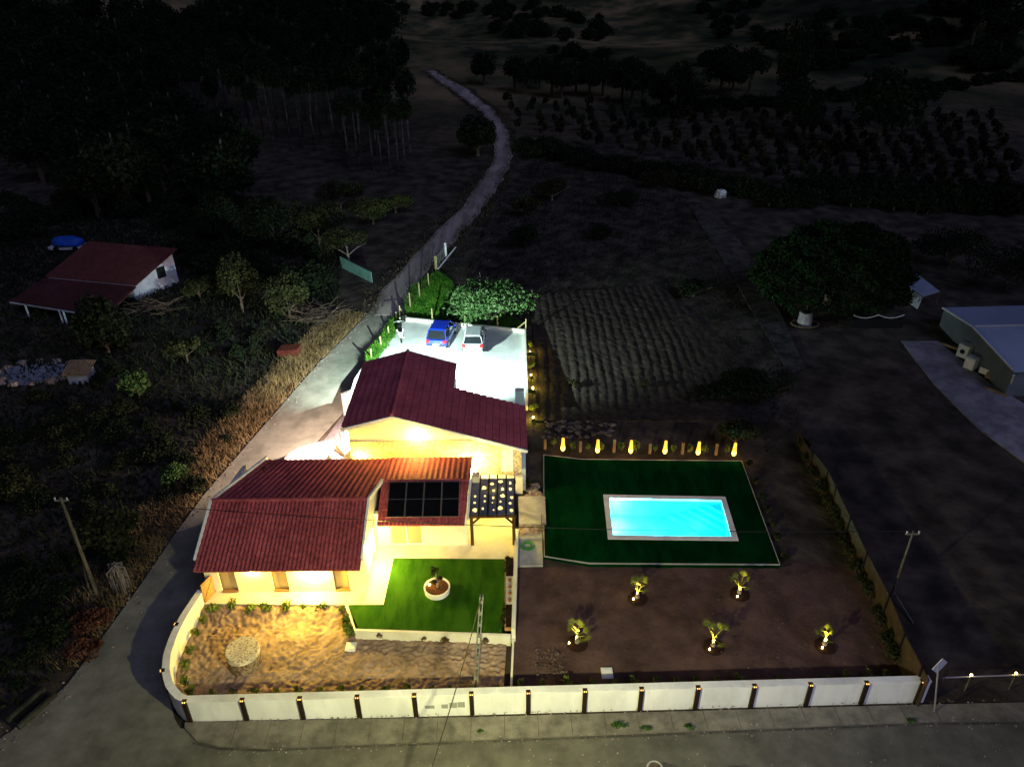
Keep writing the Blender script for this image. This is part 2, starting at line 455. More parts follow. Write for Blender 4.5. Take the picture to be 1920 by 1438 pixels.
def trunk(mb, H, r, seed, limbs=4, spread=1.0, crown=1.0, lean=0):
    rg = random.Random(seed)
    pts = [(0, 0, -.15)]; x = y = 0
    for i in range(1, 5):
        x += rg.uniform(-.06, .06) * H * .3 + lean; y += rg.uniform(-.06, .06) * H * .3
        pts.append((x, y, H * i / 4))
    mb.tube(pts, [r * 1.25, r, r * .85, r * .65, r * .45], 7)
    for i in range(limbs):
        a = rg.uniform(0, 6.28) if limbs < 3 else 6.28 * i / limbs + rg.uniform(-.4, .4)
        b = Vector(pts[3 if i % 2 else 2]); c = b + Vector((math.cos(a) * spread * .5, math.sin(a) * spread * .5, crown * .45))
        e = b + Vector((math.cos(a) * spread, math.sin(a) * spread, crown * rg.uniform(.6, .95)))
        mb.tube([b, c, e], [r * .5, r * .3, r * .1], 5)
    return mb
def tree(name, loc, H, rad, leaf, nleaf, size, label, cat, seed, group=None, tr=.15, bark='palebark', cz=None, lobes=6, limbs=4, parts=True, shell=.5, leafname='crown'):
    t = empty(name, loc, label, cat, group)
    mb = MB(); trunk(mb, H, tr, seed, limbs, rad[0] * .65, rad[2] * .8)
    mb.build('trunk', M[bark], t, world=False)
    cr = leafcloud(nleaf, rad, size, seed, shell, lobes).build(leafname, M[leaf], t, world=False)
    cr.location = (0, 0, H + (cz if cz is not None else rad[2] * .35))
    return t

# ================================================================ SETTING
def axis(lo, hi, d0, d1, step):
    a = [d0]
    while a[-1] < d1: a.append(a[-1] + step)
    s = step
    while a[-1] < hi: s *= 1.045; a.append(a[-1] + s)
    b = []; s = step; x = d0
    while x > lo: s *= 1.045; x -= s; b.append(x)
    return b[::-1] + a
xs = axis(-700, 900, -70, 75, 1.3); ys = axis(2, 1500, 12, 130, 1.3)
mb = MB(); nx, ny = len(xs), len(ys)
PIT = at(130, 700)
for y in ys:
    for x in xs:
        z = h(x, y) - .06
        if 0 < x < 17 and 31.2 < y < 42.2: z = min(z, .3)
        if -.3 < x < 18.6 and 21 < y <= 31.2: z = min(z, .02)
        if y > 62: z += .12 * noise.noise((x * .35, y * .35, 1))
        mb.v.append((x, y, z))
for j in range(ny - 1):
    for i in range(nx - 1):
        if 3.8 < xs[i] < 13.9 and 32.0 < ys[j] < 38.2: continue   # the pool is dug in here
        a = j * nx + i; mb.f.append((a, a + 1, a + nx + 1, a + nx)); mb.mi.append(0)
tag(mb.build('ground', M['terrain'], smooth=True), kind='structure')
# front road and lane on the left (the road ramps over the ground)
def V2(*p): return [Vector((a, b, 0)) for a, b in p]
sheet('front_road', V2((-45, 19.9), (-22, 20.9), (-14, 21.4), (45, 21.3)), V2((-45, 6), (-22, 6), (45, 6)), 40, 12, M['junction'], .03)
laneL = P([(-160, 1520), (-70, 1430), (0, 1385), (60, 1345), (130, 1280), (200, 1185), (262, 1100), (330, 1000), (385, 925), (450, 850), (520, 770), (590, 690), (640, 640), (690, 590), (718, 550)])
laneR = P([(300, 1520), (340, 1450), (352, 1395), (342, 1372), (328, 1350), (318, 1310), (312, 1260), (325, 1200), (372, 1110), (440, 1010), (520, 900), (600, 820), (650, 765), (690, 690), (716, 655), (752, 590)])
sheet('lane_road', laneL, laneR, 60, 8, M['junction'], .034)
trL = P([(690, 592), (730, 530), (785, 470), (850, 405), (900, 345), (930, 290), (925, 245), (895, 205), (850, 172), (815, 148), (800, 135)])
trR = P([(752, 592), (770, 545), (815, 490), (875, 425), (930, 360), (960, 300), (955, 250), (925, 205), (880, 170), (835, 145), (812, 132)])
rgj = random.Random(2)
trL = [p + Vector((rgj.uniform(-.35, .35), 0, 0)) for p in resamp(trL, 70)]; trR = [p + Vector((rgj.uniform(-.35, .35), 0, 0)) for p in resamp(trR, 70)]
sheet('dirt_track', trL, trR, 90, 6, M['dirttrack'], .07)
sheet('pavement', V2((-14.9, 21.6), (-2, 21.7), (18.6, 22.1), (45, 22.4)), V2((-14.8, 21.3), (-14.2, 20.7), (-13, 20.4), (-11, 20.3), (18.6, 21.25), (45, 21.1)), 60, 4, M['pave'], .12, zf=lambda x, y: 0)
sheet('yard_track', P([(1690, 640), (1750, 720), (1830, 800), (1925, 870)]), P([(1760, 640), (1850, 715), (1925, 760), (1990, 790)]), 20, 5, mat('pale_yard', (.15, .14, .17), (.26, .25, .29), .8, .9), .03)
sheet('garden_soil', [(-.2, 22.6, 0), (5, 22.7, 0), (12, 22.9, 0), (18.9, 23.1, 0)], [(.1, 31.0, 0), (5, 31.2, 0), (12, 31.4, 0), (18.9, 31.4, 0)], 90, 40, M['soil'], .16,
      zf=lambda x, y: .05 * noise.noise((x * .9, y * .9, 0)) + .03 * noise.noise((x * 3, y * 3, 5)))
# ploughed field with real furrows
F1 = [at(990, 555), at(1000, 620), at(1004, 700), at(1004, 790)]
F2 = [at(1235, 535), at(1330, 620), at(1420, 700), at(1440, 790)]
def furrow(x, y):
    u = x + .012 * (y - 55) ** 2 * .25 + .25 * noise.noise((x * .3, y * .12, 2))
    fade = sm((y - 41) / 5) * sm((74 - y) / 4) * sm((17 - x) / 4)
    return h(x, y) + fade * ((.07 + .04 * noise.noise((x * .7, y * .3, 6))) * abs(math.sin(u * 4.2 + .35 * noise.noise((x * .6, y * .35, 4)))) + .035 * noise.noise((x * 3, y * 2.2, 1))) + .05 * noise.noise((x * 1.5, y * 1.5, 9))
sheet('ploughed_field', F1, F2, 250, 240, M['field'], .04, zf=furrow)
sheet('old_path', P([(1290, 385), (1345, 470), (1420, 600), (1480, 700)]), P([(1330, 382), (1400, 470), (1470, 600), (1510, 690)]), 40, 4, mat('gravel_path', (.025, .022, .022), (.075, .066, .062), 1.2, .95, .03, 4), .05)

# ---- levels
ZT, ZS, ZL, ZP = .7, .2, .45, 2.0
# front boundary wall path (top centre line measured at z 1.45)
wp = [at(x, y, 1.45) for x, y in [(376, 1106), (346, 1150), (325, 1190), (313, 1225), (310, 1258), (318, 1286), (334, 1303)]]
wy = lambda x: 21.8 + (x + 14.3) * (22.45 - 21.8) / 33.0
path = [Vector((p.x, p.y, 0)) for p in wp] + [Vector((-14.9, wy(-14.9) + .0, 0))] + [Vector((x, wy(x), 0)) for x in (-12, -8, -4, 0, 4, 8, 12, 16, 18.75)]
path = resamp(path, 90)
bw = empty('boundary_wall', (0, wy(0), 0), 'long white rendered wall that curves round the corner plot along the road', 'wall')
ribbon_wall(MB(), path, -.1, 1.38, .26).build('wall', M['boundary'], bw)
ribbon_wall(MB(), path, 1.38, 1.45, .34).build('coping', M['trim'], bw)
for i in range(16):
    if i < 14:
        x = -14.65 + i * (18.35 + 14.65) / 13; y = wy(x) - .17; ang = 0.02
    else:
        pp = at(*((305, 1251), (334, 1174))[i - 14], 1.45); k = min(range(2, 40), key=lambda a: (path[a] - Vector((pp.x, pp.y, 0))).length); q = path[k]; d = (path[k + 1] - path[k - 1]).normalized()
        x, y, ang = q.x - d.y * -.17, q.y + d.x * -.17, math.atan2(d.y, d.x)
    mb = MB(); r = Matrix.Rotation(ang, 4, 'Z')
    def L(px, py, pz): v = r @ Vector((px, py, 0)); return (x + v.x, y + v.y, pz)
    def rb(x0, x1, y0, y1, z0, z1): return [L(x0, y0, z0), L(x1, y0, z0), L(x1, y1, z0), L(x0, y1, z0), L(x0, y0, z1), L(x1, y0, z1), L(x1, y1, z1), L(x0, y1, z1)]
    mb.hexa(rb(-.1, .1, -.06, .035, 0, 1.47)); mb.hexa(rb(-.1, .1, .035, .14, 1.452, 1.47))
    pil = mb.build('pilaster', M['brownbar'], bw)
    lm = MB()
    for sx in (-.045, .045): lm.hexa(rb(sx - .022, sx + .022, -.066, -.02, 1.435, 1.474))
    lm.build('led_lamp', M['led'], pil, world=False).location = tuple(-WL[bw.name])
    if i < 14: light('led_glow', (x, y + .02, 1.56), .18, WARM2, .03)
# meter boxes in the wall
for (px, py, ww, hh) in ((806, 1324, .42, .2), (834, 1323, .3, .24), (850, 1321, .34, .32), (865, 1320, .32, .32)):
    p = atY(px, py, wy(-3) - .13)
    m = MB(); m.box(p.x - ww / 2, p.x + ww / 2, p.y - .035, p.y + .02, p.z - hh / 2, p.z + hh / 2)
    m.box(p.x - ww / 2 + .02, p.x + ww / 2 - .02, p.y - .045, p.y - .034, p.z - hh / 2 + .02, p.z + hh / 2 - .02)
    m.build('meter_box', mat('meter_grey', (.3, .31, .28), None, rough=.6), bw)

# sand garden inside the wall
inner = [Vector((p.x + .1, p.y, 0)) for p in path[:24]]
front = [Vector((-14.6 + i * .5, wy(-14.6 + i * .5) + .13, 0)) for i in range(29)]
A_ = [Vector((-15.95, 28.15, 0)), Vector((-12, 28.1, 0)), Vector((-8.6, 27.95, 0)), Vector((-8.1, 26.9, 0)), Vector((-7.8, 26.25, 0)), Vector((-4, 26.1, 0)), Vector((-.4, 25.85, 0))]
def pit(x, y):
    a = noise.noise((x * 1.1, y * 1.1, 0)); b = noise.noise((x * 3.2 + a, y * 4.2, 3)); c_ = noise.noise((x * 4.6, y * 5.2, 8))
    return .05 * a - .12 * max(0, abs(b) - .1) + .085 * c_
B_ = inner[:: 2] + front
sheet('sand_garden', A_, B_, 320, 90, M['sand'], 0, zf=lambda x, y: ZS + pit(x, y) + (.4 * sm((y - 27.0) / 1.0) if x < -8.6 else 0), skirt=.5)
# terrace slab, patio lawn
mb = MB()
mb.prism([(-16.25, 28.12), (-8.62, 27.93), (-6.78, 27.92), (-6.73, 31.36), (-.4, 31.18), (.1, 31.2), (.1, 37.9), (-16.25, 37.9)], -.1, ZT)
tag(mb.build('terrace', M['terrace']), kind='structure')
mb = MB()
mb.prism([(-8.6, 27.9), (-7.85, 26.36), (-.62, 25.95), (-.42, 31.17), (-6.73, 31.34), (-6.8, 27.9)], 0, ZT + .012)
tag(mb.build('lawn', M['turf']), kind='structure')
mb = MB(); ribbon_wall(mb, [(-8.72, 27.9), (-7.98, 26.22), (-.2, 25.78)], .05, ZT + .07, .13)
solo('lawn_retaining_wall', mb, M['white'], 'low white retaining wall holding up the lit patio lawn above the sand', 'wall', (-4.5, 26, 0))
mb = MB(); ribbon_wall(mb, [(.2, 33.3), (.12, 31.2), (-.06, 25.9)], 0, 1.05, .2)
dw = empty('divider_wall', (0, 28, 0), 'white wall between the patio lawn and the dark garden soil', 'wall')
mb.build('wall', M['white'], dw)
mb = MB(); ribbon_wall(mb, [(-.07, 25.84), (-.2, 22.75)], 0, .42, .1); mb.build('low_wall', M['white'], dw)
# pool lawn with thin edging
PLc = [(2.1, 41.45), (4.6, 40.9), (15.28, 40.5), (14.76, 30.8), (4.2, 31.05), (1.72, 31.65)]
mb = MB(); mb.prism(PLc, 0, ZL)
HX0, HX1, HY0, HY1 = 5.75, 13.45, 33.6, 37.75
# the pool sits in a hole, so the turf is built as a frame round it
pc = [Vector((5.62, 37.9, 0)), Vector((13.45, 37.72, 0)), Vector((13.3, 33.42, 0)), Vector((5.48, 33.62, 0))]
pc = [at(x, y, ZL + .04) for x, y in [(1131, 927), (1360, 931), (1385, 1013), (1140, 1010)]]
cen = sum(pc, Vector()) / 4
def inset(k): return [Vector((p.x, p.y, 0)) + Vector(((1 if p.x < cen.x else -1) * k, (1 if p.y < cen.y else -1) * k, 0)) for p in pc]
o4, i4 = inset(0), inset(.34)
mb = MB()
TL_, TR_, BR_, BL_ = o4
hole = [TL_, TR_, BR_, BL_]
def tp(*pts): mb.face([(p[0], p[1], ZL) for p in pts])
a, b, c, d, e, f = PLc
tp(a, f, BL_, TL_); tp(a, TL_, b); tp(b, TL_, TR_, c); tp(c, TR_, BR_, d); tp(d, BR_, BL_, e); tp(e, BL_, f)
for i in range(6):
    p, q = PLc[i], PLc[(i + 1) % 6]; mb.face([(p[0], p[1], 0), (q[0], q[1], 0), (q[0], q[1], ZL), (p[0], p[1], ZL)][::-1])
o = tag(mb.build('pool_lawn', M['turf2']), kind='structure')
for p in o.data.polygons:
    if abs(p.normal.z) > .5 and p.normal.z < 0: p.flip()
mb = MB(); ribbon_wall(mb, PLc + [PLc[0]], ZL - .05, ZL + .03, .05)
solo('lawn_edging', mb, M['path'], 'thin pale edging strip round the dark pool lawn', 'edging', (8, 36, 0))
pool = empty('swimming_pool', (cen.x, cen.y, ZL), 'glowing turquoise rectangular swimming pool with white coping', 'swimming pool')
mb = MB()
for i in range(4):
    j = (i + 1) % 4
    mb.hexa([(o4[i].x, o4[i].y, ZL - .1), (o4[j].x, o4[j].y, ZL - .1), (i4[j].x, i4[j].y, ZL - .1), (i4[i].x, i4[i].y, ZL - .1),
             (o4[i].x, o4[i].y, ZL + .05), (o4[j].x, o4[j].y, ZL + .05), (i4[j].x, i4[j].y, ZL + .05), (i4[i].x, i4[i].y, ZL + .05)])
mb.build('coping', M['coping'], pool)
i5 = inset(.32); D = ZL - 1.35
mb = MB(); mb.face([(p.x, p.y, D) for p in i5[::-1]])
for i in range(4):
    j = (i + 1) % 4; mb.face([(i5[i].x, i5[i].y, D), (i5[j].x, i5[j].y, D), (i5[j].x, i5[j].y, ZL - .02), (i5[i].x, i5[i].y, ZL - .02)])
mb.build('basin', M['liner'], pool)
mb = MB(); q = i5[1]   # corner steps, cut diagonally across the far right corner
for k in range(5):
    s_ = .75 + .5 * k
    mb.prism([(q.x, q.y), (q.x - s_ * 1.15, q.y), (q.x - .02, q.y - s_ * 1.15)], D + .005, ZL - .3 - .2 * k)
mb.build('steps', M['stepliner'], pool)
wm = bpy.data.materials.new('pool_water'); wm.use_nodes = True
nt = wm.node_tree; n, l = nt.nodes, nt.links; n.remove(n['Principled BSDF'])
tr_ = n.new('ShaderNodeBsdfTransparent'); tr_.inputs[0].default_value = (.5, .97, 1, 1); gl = n.new('ShaderNodeBsdfGlossy'); gl.inputs['Roughness'].default_value = .04
fr = n.new('ShaderNodeFresnel'); fr.inputs[0].default_value = 1.33; mx = n.new('ShaderNodeMixShader')
l.new(fr.outputs[0], mx.inputs[0]); l.new(tr_.outputs[0], mx.inputs[1]); l.new(gl.outputs[0], mx.inputs[2]); l.new(mx.outputs[0], n['Material Output'].inputs[0])
bt = n.new('ShaderNodeTexNoise'); bt.inputs['Scale'].default_value = 2.5; bb = n.new('ShaderNodeBump'); bb.inputs['Distance'].default_value = .02
l.new(bt.outputs[0], bb.inputs['Height']); l.new(bb.outputs[0], gl.inputs['Normal']); l.new(bb.outputs[0], fr.inputs['Normal'])
mb = MB(); mb.face([(p.x, p.y, ZL - .1) for p in i5[::-1]]); mb.build('water', wm, pool)
for yy in (.28, .74):
    p = i5[3].lerp(i5[0], yy)
    mb = MB(); mb.tube([(p.x - .01, p.y, ZL - .75), (p.x + .05, p.y, ZL - .75)], .13, 14); mb.build('underwater_lamp', M['poollamp'], pool)
    light('pool_light', (p.x + .35, p.y, ZL - .6), 330, (.4, .9, 1), .15)
for xx in (.4, .75):
    p = i5[3].lerp(i5[2], xx); light('pool_light', (p.x, (i5[0].y + i5[3].y) / 2, ZL - .45), 270, (.06, .85, 1), .2)  # unseen fill lights added midwater to even out the glow

# parking slab with a low kerb wall
pk = [at(750, 600, ZP), at(984, 624, ZP), at(984, 745, ZP), at(975, 838, ZP)]
parkpoly = [(pk[0].x, pk[0].y), (pk[1].x, pk[1].y), (.95, 46.5), (.8, 37.8), (-10.6, 37.8), (-11.9, 45.5), (-12.0, 49.5), (-11.2, 54.5)]
mb = MB(); mb.prism(parkpoly[::-1], .3, ZP - .005)
tag(mb.build('parking_slab', M['slab']), kind='structure')
for (pa, pb, kind_) in (((-12.0, 45.4), (-11.95, 38.6), 'apron'),):
    mb = MB(); mb.prism([(-11.85, 38.2), (-11.9, 45.5), (-12.0, 49.5), (-14.6, 52.0), (-16.4, 47), (-18.0, 42), (-16, 38.0)][::-1], .2, h(-14, 45) + .35)
sl_ = [Vector((-10.6, 37.9, ZP - .3)), Vector((-11.9, 45.5, ZP - .03)), Vector((-12.0, 49.5, ZP - .03)), Vector((-11.2, 54.5, ZP - .03)), Vector((pk[0].x, pk[0].y, ZP - .03)), Vector((pk[0].x + .3, pk[0].y + .3, ZP - .03))]
la_ = [at(x, y) for x, y in [(600, 835), (655, 762), (692, 688), (716, 655), (745, 600), (752, 590)]]
sl_, la_ = resamp(sl_, 24), resamp(la_, 24); mb = MB()
for i in range(23):
    a, b, c, d = sl_[i], sl_[i + 1], la_[i + 1] + Vector((0, 0, .02)), la_[i] + Vector((0, 0, .02)); mb.face([a, d, c, b])
tag(mb.build('lane_bank', M['oldroad']), kind='structure')
kw = empty('parking_wall', (-4, 58.5, ZP), 'low white kerb wall round the back of the parking area', 'wall')
mb = MB(); ribbon_wall(mb, [(pk[0].x, pk[0].y), (pk[1].x, pk[1].y), (1.05, 46.5)], .5, ZP + .3, .2); mb.build('kerb', M['white'], kw)
mb = MB(); q = at(972, 745, ZP); mb.box(q.x - .25, q.x + .38, 44.6, 45.1, ZP - .5, ZP + 1.6); 
solo('gate_pillar', mb, M['white'], 'square white pillar at the right edge of the parking area', 'pillar', (q.x, 44.8, ZP))
for i in range(5):
    x0 = -9 + i * 2
# paved area right of the pergola
mb = MB(); mb.prism([(.22, 31.1), (1.62, 31.1), (1.7, 33.2), (.22, 33.2)], 0, .3); mb.prism([(.32, 33.2), (1.9, 33.2), (1.95, 37.0), (.32, 37.0)], 0, .42)
mb.prism([(.32, 34.3), (1.95, 34.3), (1.98, 36.9), (.32, 36.9)], .42, .55)
tag(mb.build('path', M['path']), kind='structure')

# ================================================================ HOUSES
def slope(mb, e0, e1, r0, r1, amp, per, row, step, th=.12):
    """tiled slope: e0,e1 eave ends, r0,r1 ridge ends; waves of period per along the eave, courses of length row"""
    e0, e1, r0, r1 = map(Vector, (e0, e1, r0, r1))
    W = (e1 - e0).length; Ln = ((r0 + r1) / 2 - (e0 + e1) / 2).length
    nu = max(2, int(W / per) * 6); nr = max(1, round(Ln / row))
    nrm = (e1 - e0).cross(r0 - e0).normalized()
    if nrm.z < 0: nrm = -nrm
    k = len(mb.v)
    for j in range(nr):
        for s_, hh in (((0, step), (.9, 0), (.905, -.06), (1, -.06)) if step >= .06 else ((0, step), (1, 0))):
            v = (j + s_) / nr
            for i in range(nu + 1):
                u = i / nu; p = e0.lerp(e1, u).lerp(r0.lerp(r1, u), v)
                x = (i / 6.0) % 1
                q = p + nrm * (amp * (math.sin(math.pi * 2 * x) * .5 + .5) + hh)
                mb.v.append(tuple(q))
    m = nu + 1
    nb = 4 if step >= .06 else 2; lo_ = .075 if step >= .06 else .005
    for j in range(nb * nr - 1):
        for i in range(nu):
            a = k + j * m + i; mb.f.append((a, a + 1, a + m + 1, a + m)); mb.mi.append(0)
    d = nrm * th
    mb.m = 0
    mb.hexa([e0 - d, e1 - d, r1 - d, r0 - d, e0 - nrm * lo_, e1 - nrm * lo_, r1 - nrm * lo_, r0 - nrm * lo_])
    return mb
fh = empty('front_house', (-8, 32, 0), 'low L-shaped white house with red corrugated tile roofs, warmly lit from its eaves', 'house')
XA0, XA1, YA = -16.2, -7.76, 28.9
# walls of the front wing: gable prism; the back range behind
def gable_box(mb, x0, x1, prof):
    """prof: list of (y, z) outline, extruded from x0 to x1"""
    n = len(prof); k = len(mb.v)
    mb.v += [(x0, y, z) for y, z in prof] + [(x1, y, z) for y, z in prof]
    mb.f.append(tuple(range(k, k + n))); mb.f.append(tuple(range(k + n, k + 2 * n))[::-1]); mb.mi += [0, 0]
    for i in range(n):
        j = (i + 1) % n; mb.f.append((k + i, k + n + i, k + n + j, k + j)); mb.mi.append(0)
# front facade is built in pieces round the three window openings
mb = MB()
WZ0, WZ1 = ZT + .1, ZT + 2.0
wx = []
for (xa, xb) in ((415, 446), (513, 542), (628, 656)):
    a, b = atY(xa, 1101, YA), atY(xb, 1101, YA); wx.append((a.x, b.x))
xc = [XA0] + [v for ab in wx for v in ab] + [XA1]
for i in range(0, len(xc), 2): mb.box(xc[i], xc[i + 1], YA, YA + .3, 0, 2.86)
for a, b in wx:
    mb.box(a, b, YA, YA + .3, 0, WZ0); mb.box(a, b, YA, YA + .3, WZ1, 2.86)
gable_box(mb, XA1 - .25, XA1 - .002, [(YA + .3, 0), (34.2, 0), (34.2, 3.88), (32, 4.22), (YA + .3, 2.96)])
gable_box(mb, XA0 + .002, XA0 + .25, [(YA + .3, 0), (36.4, 0), (36.4, 3.5), (32, 4.22), (YA + .3, 2.96)])
YB = 32.35
XB0, XB1 = -7.76, -2.62
dx0, dx1 = atY(733, 1015, YB).x, atY(793, 1015, YB).x
for (a, b) in ((XB0, dx0), (dx1, XB1)): mb.box(a, b, YB, YB + .28, 0, 3.05)
mb.box(dx0, dx1, YB, YB + .28, ZT + 2.1, 3.05)
gable_box(mb, XB1 - .25, XB1, [(YB + .28, 0), (36.4, 0), (36.4, 3.5), (34, 3.9), (YB + .28, 3.05)])
mb.box(-15.1, XB1 - .25, 36.1, 36.4, 0, 3.5)
mb.build('wall', M['white'], fh)
for a, b in wx:
    f = MB(); 
    for (x0, x1, z0, z1) in ((a, a + .07, WZ0, WZ1), (b - .07, b, WZ0, WZ1), (a + .07, b - .07, WZ1 - .07, WZ1), (a + .07, b - .07, WZ0, WZ0 + .07)): f.box(x0, x1, YA + .1, YA + .17, z0, z1)
    win = f.build('window', M['framebrown'], fh)
    g = MB(); g.box(a + .07, b - .07, YA + .13, YA + .15, WZ0 + .07, WZ1 - .07)
    o = g.build('pane', M['glassdark'], win, world=False); o.location = tuple(-WL[fh.name])
    s_ = MB(); s_.box(a + .002, b - .002, YA - .06, YA + .1, WZ0 - .05, WZ0 + .015)
    o = s_.build('sill', M['framebrown'], win, world=False); o.location = tuple(-WL[fh.name])
f = MB()
mid = (dx0 + dx1) / 2
for (x0, x1, z0, z1) in ((dx0, dx0 + .06, ZT, ZT + 2.1), (dx1 - .06, dx1, ZT, ZT + 2.1), (mid - .05, mid + .05, ZT, ZT + 2.1), (dx0, dx1, ZT + 2.04, ZT + 2.098), (dx0, dx1, ZT + .002, ZT + .08)): f.box(x0, x1, YB + .1 + (.003 if x1 - x0 < .2 else 0), YB + .17, z0, z1)
sd = f.build('sliding_door', M['trim'], fh)
g = MB(); g.box(dx0 + .06, mid - .05, YB + .13, YB + .15, ZT + .08, ZT + 2.04); g.box(mid + .05, dx1 - .06, YB + .135, YB + .155, ZT + .08, ZT + 2.04)
o = g.build('pane', M['glassdark'], sd, world=False); o.location = tuple(-WL[fh.name])
g = MB(); g.box(XA1 - .01, XA1 + .05, 31.5, 32.2, ZT, ZT + 2.05); g.build('side_door', M['trim'], fh)
# roofs
mb = MB(); slope(mb, (-16.42, 28.35, 2.72), (-7.9, 28.35, 2.72), (-16.3, 32, 4.36), (-7.9, 32, 4.36), .055, .218, .42, .055)
mb.build('front_roof', M['tile'], fh)
bz = lambda y: 4.35 - .16 * (y - 32)
mb = MB(); slope(mb, (-7.45, 36.8, bz(36.8)), (-14.9, 36.8, bz(36.8)), (-7.9, 32, 4.33), (-16.3, 32, 4.33), .06, .3, .8, .012)
slope(mb, (-2.45, 36.9, bz(36.9)), (-7.45, 36.9, bz(36.9)), (-2.45, 34, bz(34)), (-7.45, 34, bz(34)), .06, .3, .8, .012)
mb.face([(-7.9, 32, 4.36), (-7.45, 34.0, bz(34)), (-7.45, 36.8, bz(36.8) + .02), (-7.46, 36.8, bz(36.8) + .02)])
mb.build('back_roof', M['tile'], fh)
mb = MB(); slope(mb, (-7.5, 31.62, 2.82), (-2.7, 31.62, 2.82), (-7.45, 34, 4.03), (-2.5, 34, 4.03), .055, .21, .42, .055)
mb.build('lounge_roof', M['tile'], fh)
mb = MB(); mb.tube([(-16.32, 32, 4.4), (-7.85, 32, 4.4)], .11, 8); mb.tube([(-7.5, 34.02, 4.06), (-2.45, 34.02, 4.06)], .1, 8); mb.build('ridge_tiles', M['tile'], fh)
mb = MB()
def barge(a, b, w=.12, t=.24): mb = MB(); mb.bar(a, b, w, t); mb.build('barge_board', M['trim'], fh)
barge((-16.46, 28.9, 2.98), (-16.38, 32, 4.38)); barge((-16.38, 32, 4.38), (-14.9, 37.0, 3.62)); barge((-7.83, 28.9, 2.98), (-7.83, 32, 4.4)); barge((-7.83, 32, 4.4), (-7.42, 34, 4.1))
barge((-2.52, 31.9, 2.96), (-2.42, 34, 4.06))
mb = MB(); q = atY(497, 890, 35.2); zz = bz(35.2); mb.tube([(q.x, 35.2, zz), (q.x, 35.2, zz + .35)], .09, 10); mb.build('vent_pipe', M['rust'], fh)
ch = MB(); cx0 = atY(886, 905, 35.4).x; czt = atY(892, 894, 35.2).z; ch.box(cx0, cx0 + .42, 35.2, 35.6, 1, czt); chm = ch.build('chimney', M['white'], fh)
g = MB(); g.box(cx0 - .03, cx0 + .45, 35.17, 35.63, czt, czt + .05); o = g.build('cap', M['alu'], chm, world=False); o.location = tuple(-WL[fh.name])
# lamps fixed to the walls; gable and corner ones oversized to imitate their glow
def sconce(parent, p, m='bulbhot', ax='z', r=.06, hgt=.2):
    g = MB(); g.cyl((p[0], p[1]), r, p[2] - hgt / 2, p[2] + hgt / 2, 10); return g.build('wall_lamp', M[m], parent)
gl_ = atX(697, 1030, XA1 + .12); sconce(fh, (XA1 + .06, gl_.y, gl_.z), 'bulbhot', r=.11, hgt=.55)
light('gable_light', (XA1 + .35, gl_.y, gl_.z), 340, WARM, .1)
for px in (470, 585):
    q = atY(px, 1072, YA - .1); sconce(fh, (q.x, YA - .08, 2.3), 'bulbhot', r=.05, hgt=.15)
    light('eave_light', (q.x, YA - .3, 2.3), 90 if px == 470 else 560, WARM, .06)
q = atY(888, 884, 36.6); sconce(fh, (q.x, 36.6, q.z), 'bulbhot', r=.17, hgt=.34)
g = MB(); g.tube([(q.x, 36.6, 2.2), (q.x, 36.6, q.z - .1)], .03, 6); g.build('lamp_bracket', M['alu'], fh)
light('corner_light', (q.x + .05, 36.55, q.z + .16), 300, WARM, .12)

# four solar panels resting on the lounge roof
pl = lambda px, py: None
Nrm = Vector((0, -(4.03 - 2.82), 34 - 31.62)).normalized()
sdir = Vector((0, 34 - 31.62, 4.03 - 2.82)).normalized()
b0 = Vector((0, 31.62, 2.82)) + Nrm * .16
xL0, xR0 = -6.98, -2.98
sol = None
for i in range(4):
    w_ = (xR0 - xL0) / 4; c0 = b0 + sdir * .42 + Vector((xL0 + w_ * i, 0, 0)); 
    t = empty('solar_panel', tuple(c0), ['leftmost of the four black solar panels in a row on the lounge roof', 'second solar panel from the left on the lounge roof', 'third solar panel from the left on the lounge roof', 'rightmost of the four black solar panels on the lounge roof'][i], 'solar panel', 'solar panels on the lounge roof')
    H_ = sdir * 2.12; X_ = Vector((w_ - .03, 0, 0)); N_ = Nrm * .04
    def pan(x0, x1, y0, y1, n0, n1):
        f = lambda x, y, n: X_ * x + H_ * y + N_ * n
        return [f(x0, y0, n0), f(x1, y0, n0), f(x1, y1, n0), f(x0, y1, n0), f(x0, y0, n1), f(x1, y0, n1), f(x1, y1, n1), f(x0, y1, n1)]
    g = MB()
    for q_ in ((0, 1, 0, .012), (0, 1, .988, 1), (0, .025, .012, .988), (.975, 1, .012, .988), (.025, .975, .495, .505)): g.hexa(pan(q_[0], q_[1], q_[2], q_[3], 0, 1.1))
    g.build('frame', M['panelframe'], t, world=False)
    g = MB(); g.hexa(pan(.025, .975, .012, .495, .1, .9)); g.hexa(pan(.025, .975, .505, .988, .1, .9)); g.build('cells', M['solar'], t, world=False)

# rear house
YR = 37.7
rh = empty('rear_house', (-5, 41, 0), 'taller rear house with stone base, white gable and maroon roof', 'house')
rz = lambda x: 6.27 - .317 * (x + 7.15) if x > -7.15 else 6.27 - .27 * (-7.15 - x)
XR0, XR1 = -9.95, .55
def gy(mb, y0, y1, prof):
    n = len(prof); k = len(mb.v)
    mb.v += [(x, y0, z) for x, z in prof] + [(x, y1, z) for x, z in prof]
    mb.f.append(tuple(range(k, k + n))); mb.f.append(tuple(range(k + n, k + 2 * n))[::-1]); mb.mi += [0, 0]
    for i in range(n):
        j = (i + 1) % n; mb.f.append((k + i, k + n + i, k + n + j, k + j)); mb.mi.append(0)
zst = atY(760, 826, YR).z
mb = MB(); gy(mb, YR, 45.3, [(XR0, 1.0), (-3.9, 1.0), (-3.9, rz(-3.9) - .14), (-7.15, rz(-7.15) - .14), (XR0, rz(XR0) - .14)])
